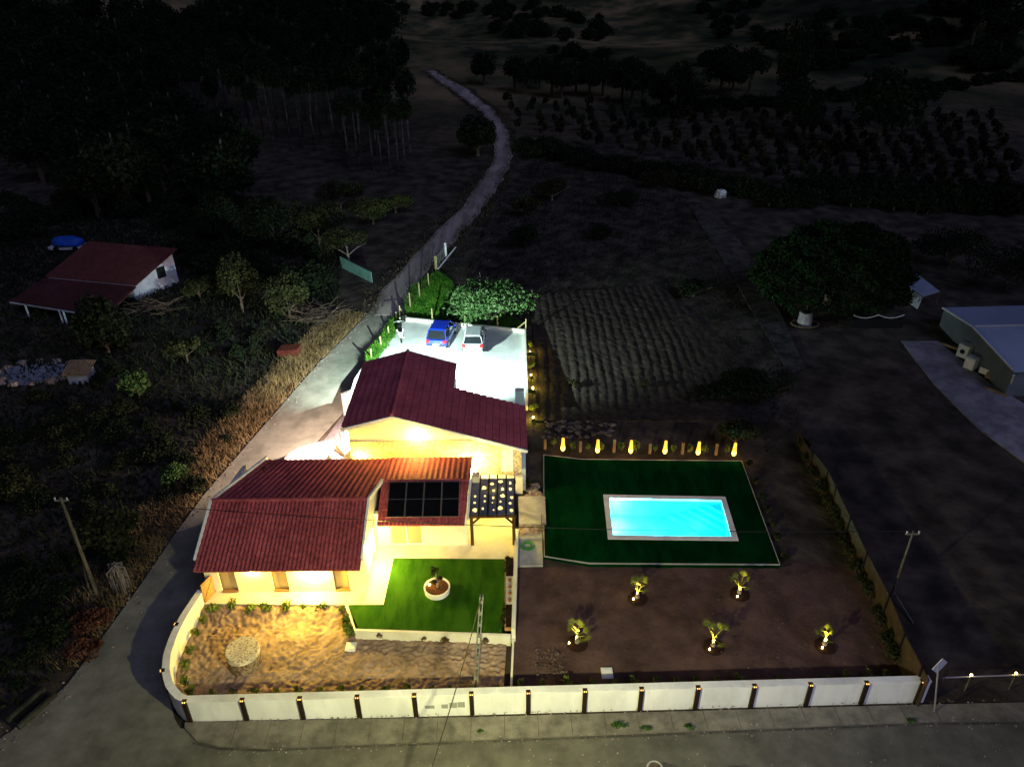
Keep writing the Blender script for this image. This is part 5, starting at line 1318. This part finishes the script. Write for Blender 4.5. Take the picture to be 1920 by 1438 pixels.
# ================================================================ TREES AND BUSHES
def solo_tree(name, x, y, H, rad, leaf, n, size, label, cat='tree', seed=0, tr=.15, bark='bark', cz=None, lobes=7, limbs=4, shell=.5, z=None, group=None):
    q = at(x, y)
    return tree(name, tuple(q), H, rad, leaf, n, size, label, cat, seed, group, tr, bark, cz, lobes, limbs, True, shell)
# umbrella pine (big round crown)
q = at(1550, 572); t = empty('umbrella_pine', tuple(q), 'huge dome-shaped stone pine with a dense dark green crown', 'tree')
m = MB(); trunk(m, 2.2, .35, 3, 7, 4.0, 2.0); m.build('trunk', M['bark'], t, world=False)
rgn = np.random.default_rng(44); n_ = 26000
d = rgn.normal(size=(n_, 3)); d /= np.linalg.norm(d, axis=1)[:, None]; d[:, 2] = np.where(d[:, 2] < -.2, -d[:, 2], d[:, 2])
lum = 1 + .07 * np.sin(d[:, 0] * 9 + 1) * np.cos(d[:, 1] * 8) + .05 * np.sin(d[:, 2] * 17 + d[:, 0] * 12) + .03 * np.sin(d[:, 1] * 29 + d[:, 0] * 23)
p_ = d * np.array([6.7, 5.4, 4.9]) * (lum * rgn.uniform(.86, 1.03, n_))[:, None]
a_ = rgn.normal(size=(n_, 3)); a_ /= np.linalg.norm(a_, axis=1)[:, None]; b_ = np.cross(a_, rgn.normal(size=(n_, 3))); b_ /= np.linalg.norm(b_, axis=1)[:, None]
V = np.stack([p_ - a_ * .2, p_ + b_ * .1, p_ + a_ * .2, p_ - b_ * .1], 1).reshape(-1, 3)
m = MB(); m.v = [tuple(v) for v in V.tolist()]; m.f = [(4 * i, 4 * i + 1, 4 * i + 2, 4 * i + 3) for i in range(n_)]; m.mi = [0] * n_
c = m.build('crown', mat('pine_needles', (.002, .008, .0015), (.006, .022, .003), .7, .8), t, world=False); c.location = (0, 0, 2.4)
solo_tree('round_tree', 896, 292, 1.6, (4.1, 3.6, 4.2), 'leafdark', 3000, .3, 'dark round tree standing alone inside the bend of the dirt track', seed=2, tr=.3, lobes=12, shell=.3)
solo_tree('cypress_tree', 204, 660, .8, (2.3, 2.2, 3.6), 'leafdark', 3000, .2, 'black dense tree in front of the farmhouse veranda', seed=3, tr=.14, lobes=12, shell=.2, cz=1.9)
solo_tree('yellow_tree', 262, 745, .8, (1.7, 1.5, 1.4), 'leaf', 420, .16, 'sparse yellow-green tree on the slope below the farmhouse', seed=4, tr=.07)
solo_tree('small_tree', 352, 680, 1.2, (1.8, 1.6, 1.1), 'leafolive', 800, .16, 'small dull green tree between the farmhouse and the lane bank', seed=5, tr=.08)
solo_tree('round_shrub', 333, 905, .3, (1.15, 1.1, 1.0), 'leaf', 1400, .07, 'neat round speckled shrub beside the lane bank', 'shrub', 6, tr=.05, lobes=14)
solo_tree('citrus_tree', 228, 1030, 1.0, (2.4, 2.0, 1.7), 'leafolive', 1500, .16, 'broad dull green tree beside the weathered leaning pole', seed=7, tr=.12)
solo_tree('bush', 34, 930, .3, (1.7, 1.4, 1.2), 'leafolive', 1100, .12, 'rounded low bush at the far left edge', 'bush', 8, tr=.06, lobes=10)
solo_tree('red_bush', 178, 1178, .2, (1.3, 1.0, .8), 'leafred', 900, .1, 'reddish-brown dry bush at the foot of the leaning pole', 'bush', 9, tr=.05)
solo_tree('red_bush', 162, 1228, .2, (1.1, .9, .7), 'leafred', 700, .1, 'reddish dry bush on the verge below the first one', 'bush', 10, tr=.05)
solo_tree('verge_bush', 90, 1190, .2, (2.0, 1.4, 1.1), 'leafdark', 900, .14, 'dark bush in the lower left corner thicket', 'bush', 11, tr=.06)
solo_tree('verge_bush', 36, 1120, .2, (2.2, 1.6, 1.2), 'leafdark', 900, .14, 'dark bush at the left edge below the leaning pole', 'bush', 12, tr=.06)
q = at(232, 1110); t = empty('dead_palm', tuple(q), 'dead grey bundled plant with drooping dry leaves beside the lane verge', 'plant'); m = MB(); rg = random.Random(3)
for k in range(110):
    a = rg.uniform(0, 6.28); r = rg.uniform(.15, .5); zt_ = rg.uniform(.9, 2.1); m.tube([(math.cos(a) * .08, math.sin(a) * .08, zt_), (math.cos(a) * r, math.sin(a) * r, zt_ - .15), (math.cos(a) * r * 1.05, math.sin(a) * r, zt_ - rg.uniform(.6, 1.1))], [.03, .03, .01], 4)
m.build('dry_leaves', M['palebark'], t, world=False); m = MB(); m.tube([(0, 0, -.1), (0, 0, 2.0)], [.14, .1], 8); m.build('trunk', M['bark'], t, world=False)
q = at(76, 445); t = empty('agave_plant', tuple(q), 'spiky pale agave-like plant above the blue tarpaulin', 'plant'); m = MB()
for k in range(46):
    a = rg.uniform(0, 6.28); r = rg.uniform(.7, 1.7); m.tube([(0, 0, .3), (math.cos(a) * r * .6, math.sin(a) * r * .6, 1.0), (math.cos(a) * r, math.sin(a) * r, rg.uniform(.4, 1.4))], [.07, .05, .01], 4)
m.build('leaves', M['leafolive'], t, world=False)
for (x, y, H, rad, lf, n_, lab, sd) in [
    (455, 585, 2.2, (2.4, 2.2, 3.2), 'leafolive', 1900, 'tall bushy olive-green tree at the left of the thicket by the branch piles', 20),
    (545, 600, 1.6, (2.5, 2.2, 3.0), 'leafolive', 1900, 'tall dull tree in the middle of the thicket beside the lane', 21),
    (655, 498, 2.2, (3.0, 2.4, 2.0), 'leafolive', 900, 'open tree with pale forked branches above the teal metal sheet', 22),
    (600, 470, 2.6, (3.2, 2.8, 2.8), 'leafolive', 1700, 'broad tree uphill of the forked pale one', 23),
    (700, 420, 1.2, (3.4, 2.6, 1.9), 'leafolive2', 1100, 'yellowish leafy tree at the edge of the bare slope', 24),
    (742, 398, 1.0, (2.4, 2.0, 1.3), 'leafolive2', 600, 'small yellowish tree nearest the dirt track', 25),
    (640, 395, 1.5, (3.6, 3.0, 2.2), 'leafolive', 1500, 'dull olive tree left of the yellowish ones', 26),
    (520, 470, 2.5, (3.2, 3.0, 3.8), 'leafdark', 2000, 'tall dark tree behind the roadside thicket', 27),
    (430, 470, 2.5, (3.4, 3.0, 4.2), 'leafdark', 2000, 'dark tree uphill of the farmhouse end wall', 28),
    (375, 560, .8, (1.6, 1.4, 1.2), 'leafolive', 600, 'low bush touching the white end wall of the farmhouse', 29),
    (1378, 838, .8, (1.7, 1.4, 1.1), 'leafolive', 1300, 'round green bush just behind the rightmost torch', 30),
    (1420, 745, .5, (3.4, 2.6, 1.5), 'leafdark', 1700, 'wide dark feathery bush at the corner of the bare yard', 31),
    (1340, 745, .4, (2.4, 1.8, 1.0), 'leafdark', 900, 'low dark bush left of the wide feathery one', 32),
    (1120, 445, .5, (2.4, 2.0, 1.2), 'leafdark', 700, 'dark low bush alone in the middle of the dry field', 33),
    (985, 465, .8, (2.2, 2.0, 1.9), 'leafdark', 800, 'dark upright bush right of the track above the fig tree', 34),
    (985, 405, .8, (1.9, 1.7, 1.9), 'leafolive', 700, 'olive bush uphill of the dark upright one', 35),
    (1035, 375, .8, (3.4, 2.6, 2.0), 'leafolive', 1200, 'wide olive tree near the pale sacks beyond the field', 36),
    (1160, 385, .6, (3.4, 2.4, 1.5), 'leafdark', 900, 'wide dark bush in the upper part of the dry field', 37),
    (1235, 350, .8, (3.6, 2.6, 1.8), 'leafolive', 1000, 'yellow-olive bush at the top of the dry field', 38),
    (1300, 555, .5, (2.6, 2.0, 1.1), 'leafdark', 700, 'dark bush where the ploughed rows end', 39),
    (1780, 500, 1.5, (5.0, 4.0, 2.6), 'leafdark', 1700, 'dark leafy tree between the round pine and the shed', 40),
    (1885, 540, 1.5, (5.0, 4.0, 3.4), 'leafdark', 1900, 'large dark tree behind the metal shed', 41),
    (1075, 725, .2, (.5, .5, .5), 'leafolive', 160, 'tiny sapling on the left side of the ploughed rows', 42),
    (1208, 725, .2, (.5, .5, .5), 'leafolive', 160, 'tiny sapling on the right side of the ploughed rows', 43)]:
    solo_tree('bushy_tree' if H > 1 else 'bush', x, y, H, rad, lf, n_ * 2, .12 if rad[0] > 1 else .06, lab, 'tree' if H > 1 else 'bush', sd, tr=.12 if rad[0] > 1 else .03, bark='palebark' if sd in (22, 36) else 'bark')
# eucalyptus wood and dark conifers, copied from a few prototypes
def protos(kind, k_, mk): return [mk(i) for i in range(k_)]
def mk_euc(i):
    t = empty('eucalyptus_tree', (0, 0, 0), 'tall eucalyptus with a thin pale trunk in the wood uphill of the farmhouse', 'tree', 'eucalyptus trees in the wood on the left hillside')
    m = MB(); rg = random.Random(60 + i); m.tube([(0, 0, -.3), (rg.uniform(-.2, .2), 0, 5), (rg.uniform(-.5, .5), 0, 10)], [.2, .15, .08], 6)
    for k in range(4): a = rg.uniform(0, 6.28); m.tube([(0, 0, 7 + k * .6), (math.cos(a) * 1.2, math.sin(a) * 1.2, 9 + k * .6)], [.06, .02], 4)
    m.build('trunk', M['eucbark'], t, world=False)
    leafcloud(900, (2.0, 2.0, 3.4), .26, 60 + i, .3, 7).build('crown', M['leafdark'], t, world=False).location = (0, 0, 10.2); return t
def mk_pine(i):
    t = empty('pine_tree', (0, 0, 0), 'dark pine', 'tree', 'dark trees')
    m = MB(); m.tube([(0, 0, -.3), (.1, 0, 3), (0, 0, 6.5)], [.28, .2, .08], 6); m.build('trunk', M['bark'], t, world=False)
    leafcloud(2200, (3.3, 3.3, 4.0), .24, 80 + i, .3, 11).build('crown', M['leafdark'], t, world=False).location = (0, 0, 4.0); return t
def mk_bush(i):
    t = empty('hill_bush', (0, 0, 0), 'hill bush', 'bush', 'bushes')
    m = MB(); trunk(m, .5, .1, i, 4, .8, .8); m.build('trunk', M['bark'], t, world=False)
    leafcloud(1100, (2.2, 2.0, 1.7), .18, 90 + i, .2, 9).build('crown', M['leafdark' if i % 2 else 'weeds'], t, world=False).location = (0, 0, .75); return t
def mk_sap(i):
    t = empty('plantation_sapling', (0, 0, 0), 'young slender tree in the plantation rows beyond the field', 'tree', 'young trees of the plantation')
    m = MB(); m.tube([(0, 0, -.2), (0, 0, 1.8)], [.06, .03], 5); m.build('trunk', M['bark'], t, world=False)
    leafcloud(170, (.9, .9, 1.7), .24, 110 + i, .2, 5).build('crown', M['leafolive' if i % 2 else 'weeds'], t, world=False).location = (0, 0, 1.7); return t
EU, PI_, BU, SA = protos('e', 3, mk_euc), protos('p', 3, mk_pine), protos('b', 3, mk_bush), protos('s', 3, mk_sap)
used = set()
def put(pl, px, py, sc, label=None, group=None, seed=0, cat=None, name=None):
    rg = random.Random(seed); src = pl[seed % len(pl)]; q = at(px, py)
    if src.name in used or q.y > 900: o = copy_tree(src, loc=q)
    else: o = src; used.add(src.name); o.location = q
    o.rotation_euler = (0, 0, rg.uniform(0, 6.28)); s_ = sc * rg.uniform(.88, 1.12); o.scale = (s_ * rg.uniform(.9, 1.1), s_, s_ * rg.uniform(.9, 1.1))
    if label: o['label'] = label
    if group: o['group'] = group
    if cat: o['category'] = cat
    if name: o.name = name
    return o
rg = random.Random(77); sd = 0
edge = [(250, 240), (330, 262), (450, 262), (560, 275), (680, 290), (760, 300), (800, 245)]
for r_ in range(7):
    for x in range(330, 800, 27):
        sd += 1; px = x + rg.uniform(-9, 9) - r_ * 3; py = 268 - r_ * 23 + (x - 400) * .06 + rg.uniform(-6, 6)
        if px > 790 - r_ * 9: continue
        put(EU, px, py, 1.0, 'thin-trunked eucalyptus in the hillside wood, row %d from the front, %s from the left' % (r_ + 1, ORD[(x - 330) // 27]), seed=sd)
for (x, y) in [(700, 318), (715, 322), (732, 324), (748, 322), (760, 316), (672, 312), (655, 316)]:
    sd += 1; put(EU, x, y, .8, 'eucalyptus with a bare pale trunk before the wood, %s from the left' % ORD[sorted([700, 715, 732, 748, 760, 672, 655]).index(x)], seed=sd)
for r_ in range(9):
    for x in range(-40, 480, 58):
        sd += 1; px = x + rg.uniform(-22, 22); py = 400 - r_ * 38 + rg.uniform(-12, 12) - (x < 120) * 20
        if px < 160 and py > 345: continue
        if px > 330 and 130 < py < 290: continue
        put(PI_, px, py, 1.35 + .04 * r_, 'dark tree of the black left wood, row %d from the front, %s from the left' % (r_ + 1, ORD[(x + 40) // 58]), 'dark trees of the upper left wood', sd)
for r_ in range(5):
    for x in range(420, 760, 50):
        sd += 1; px = x + rg.uniform(-20, 20); py = 100 - r_ * 26 + rg.uniform(-8, 8)
        put(PI_, px, py, 1.6, 'dark tree above the eucalyptus wood, row %d from the front, %s from the left' % (r_ + 1, ORD[(x - 420) // 50]), 'dark trees of the upper left wood', sd)
pines = [(908, 160, 1), (965, 172, 1.1), (985, 176, 1.1), (1012, 168, 1), (1035, 182, 1.15), (1052, 185, 1.1), (1080, 178, 1.1), (1105, 182, 1.1), (1130, 180, 1.25), (1165, 192, 1.1), (1185, 196, 1.2), (1205, 194, 1), (1240, 208, 1), (1268, 214, 1.15), (1295, 216, .9)]
for i, (x, y, s_) in enumerate(pines):
    sd += 1; put(PI_, x, y, s_ * 1.05, 'dark pine in the row across the valley, %s from the left' % ORD[i], 'pines in the row across the valley', sd)
big = [(1470, 225, 2.6, 'tall dark tree that towers over the others on the right hillside'), (1488, 245, 1.3, 'smaller tree touching the tallest one on the right hillside'), (1350, 178, 1.3, 'round dark tree left of the tall one on the right hillside'), (1372, 180, 1.1, 'dark tree second of the round pair below the fields'), (1405, 172, 1.2, 'single round tree just left of the tallest one'),
       (1640, 285, 1.9, 'large black round tree near the terraced rows'), (1505, 262, 1.1, 'low tree below the tallest one'), (1730, 215, .9, 'small tree on the edge of the terraced rows'), (1910, 60, 2.8, 'huge dark tree in the upper right corner'), (1850, 75, 2.6, 'huge dark tree left of the corner one at the upper right'), (1820, 85, 1.8, 'dark tree at the lower left of the upper right clump'), (1870, 110, 1.7, 'dark tree at the bottom of the upper right clump')]
for i, (x, y, s_, lab) in enumerate(big):
    sd += 1; o = put(PI_, x, y, s_, lab, 'trees of the right hillside', sd)
    if i == 0: o.scale = (1.1, 1.1, 2.5)
cx_, cy_ = 1000, 40
for i in range(250):
    sd += 1
    if i < 34: px, py = 985 + i * 15.5 + rg.uniform(-8, 8), 283 + i * 3.2 + rg.uniform(-8, 8); sc, lab, gp = 1.15, 'dark bush in the hedge line below the plantation, %s from the left' % ORD[i], 'bushes of the hedge below the plantation'
    elif i < 62: px, py = 1500 + (i - 34) * 16, 372 + rg.uniform(-14, 18) + (i - 34) * .6; sc, lab, gp = 1.3, 'dark bush in the long thicket above the round pine, %s from the left' % ORD[i - 34], 'bushes of the thicket right of the path'
    elif i < 92: px, py = 1230 + (i - 62) * 25, 215 - (i - 62) * 2.2 + rg.uniform(-6, 6); sc, lab, gp = 1.2, 'bush in the field boundary across the right hillside, %s from the left' % ORD[i - 62], 'bushes along the right hillside boundary'
    else:
        if i % 7 == 1: cx_, cy_ = rg.uniform(820, 1900), rg.uniform(5, 140)
        px, py = cx_ + rg.gauss(0, 38), max(2, cy_ + rg.gauss(0, 7)); sc, lab, gp = rg.uniform(1.0, 2.4), 'dark bush scattered on the far hillside', 'bushes scattered on the far hillside'
    put(BU, px, py, sc, lab, gp, sd)
n_ = 0
for r_ in range(13):
    for k in range(26):
        x = 955 + k * 36 + rg.uniform(-9, 9) + r_ * 6; y = 205 + r_ * 14 + (k * 36) * .035 + rg.uniform(-5, 5)
        if y > 262 + (x - 985) * .19 or n_ >= 250 or x > 1900: continue
        n_ += 1; sd += 1; put(SA, x, y, 1.0, 'slender young plantation tree, row %d from the back, %s from the left' % (r_ + 1, ORD[k]), seed=sd)
for i in range(26):
    sd += 1; x, y = rg.choice([(rg.uniform(0, 300), rg.uniform(790, 880)), (rg.uniform(60, 420), rg.uniform(600, 800)), (rg.uniform(0, 180), rg.uniform(1040, 1240)), (rg.uniform(380, 520), rg.uniform(600, 680))])
    put(BU, x, y, .5, 'low dark bush in the overgrown ground left of the lane', 'bushes in the overgrown ground', sd)

for i in range(60):
    sd += 1
    if i < 30: x, y = rg.uniform(360, 640), rg.uniform(400, 560)
    elif i < 45: x, y = rg.uniform(200, 420), rg.uniform(360, 440)
    else: x, y = rg.uniform(-20, 150), rg.uniform(380, 450)
    if x > 600 and y > 500: continue
    if 60 < x < 345 and y > 425: continue
    put(BU, x, y, rg.uniform(.8, 1.35), 'dark bush in the dense thicket between the farmhouse and the dirt track', 'bushes of the thicket behind the farmhouse', sd)
for i in range(70):
    sd += 1; x, y = rg.uniform(-20, 440), rg.uniform(740, 1290)
    if x > 392 - (y - 890) * .86 or (x < 330 and y < 770): continue
    put(BU, x, y, rg.uniform(.3, .62), 'low dark bush in the overgrown ground left of the lane', 'bushes in the overgrown ground', sd)

for i in range(22):
    x = -12.5 + i * 1.5; m = MB(); m.bar((x, wy(x) - .16, .126), (x + .02, 20.35 + max(0, (x + 11)) * .031, .126), .02, .004); tag(m.build('pavement_joint', M['soil']), kind='structure')
rg = random.Random(15); m = MB()
for k in range(520):
    x = rg.uniform(-13, 24); y = rg.choice([rg.gauss(20.2 + max(0, (x + 11)) * .03, .12), rg.uniform(18.5, 21.3), rg.gauss(wy(x) - .25, .08)])
    m.blob((x, y, .04 if y < 20.3 + max(0, x + 11) * .03 else .13), rg.uniform(.012, .04), 1.3, 1, .6, k, .3, 5)
tag(m.build('loose_gravel', M['rock']), 'loose grit and small stones along the kerb and pavement', 'gravel', kind='stuff')
m = MB()
for k in range(420):
    i = rg.randrange(198); p = LL[i]; p = Vector((p.x + rg.gauss(.25, .35), p.y + rg.uniform(-.3, .3), 0)); m.blob((p.x, p.y, h(p.x, p.y) + .05), rg.uniform(.02, .07), 1.3, 1, .6, k, .3, 5)
tag(m.build('verge_stones', M['rock']), 'small stones and crumbled edge along the left of the lane', 'stones', kind='stuff')
m = MB(); kp = [(-14.2, 20.62), (-13, 20.34), (-11, 20.22), (18.6, 21.17), (45, 21.05)]
for (a, b), (c, d) in zip(kp, kp[1:]): m.bar((a, b, .036), (c, d, .036), .1, .012)
tag(m.build('gutter', M['asphalt2']), kind='structure')
for k in range(9):
    x, y = rg.uniform(-12, 22), rg.uniform(16.5, 19.6); N = 14; rr = rg.uniform(.3, .9)
    ring = [(x + rr * 1.6 * math.cos(6.283 * a / N) * rg.uniform(.8, 1.15), y + rr * .6 * math.sin(6.283 * a / N) * rg.uniform(.8, 1.15)) for a in range(N)]
    m = MB(); m.face([(a, b, .035 + .0004 * k) for a, b in ring]); tag(m.build('road_patch', M['asphalt2']), kind='structure')

# ---- street lamps on the near side of the road (just below the frame); they light the white wall and the pavement; the cool one is added to brighten the right end
for x, W_, col, lab in ((-1.5, 3300, (1, .97, .42), 'tall street lamp with a yellowish light across the road from the meter boxes'), (10.5, 520, (.6, .6, 1), 'unseen added street lamp with a cool light across the road near the road sign')):
    sp = empty('street_lamp', (x, 11.5, 0), lab, 'street lamp')
    g = MB(); g.tube([(x, 11.5, 0), (x, 11.5, 8.5), (x, 12.4, 9)], [.09, .06, .05], 8); g.build('pole', M['polecon'], sp)
    g = MB(); g.box(x - .15, x + .15, 12.3, 13.0, 8.95, 9.08); g.build('lamp_head', M['alu'], sp)
    light('street_light', (x, 12.8, 8.8), W_, col, .15)
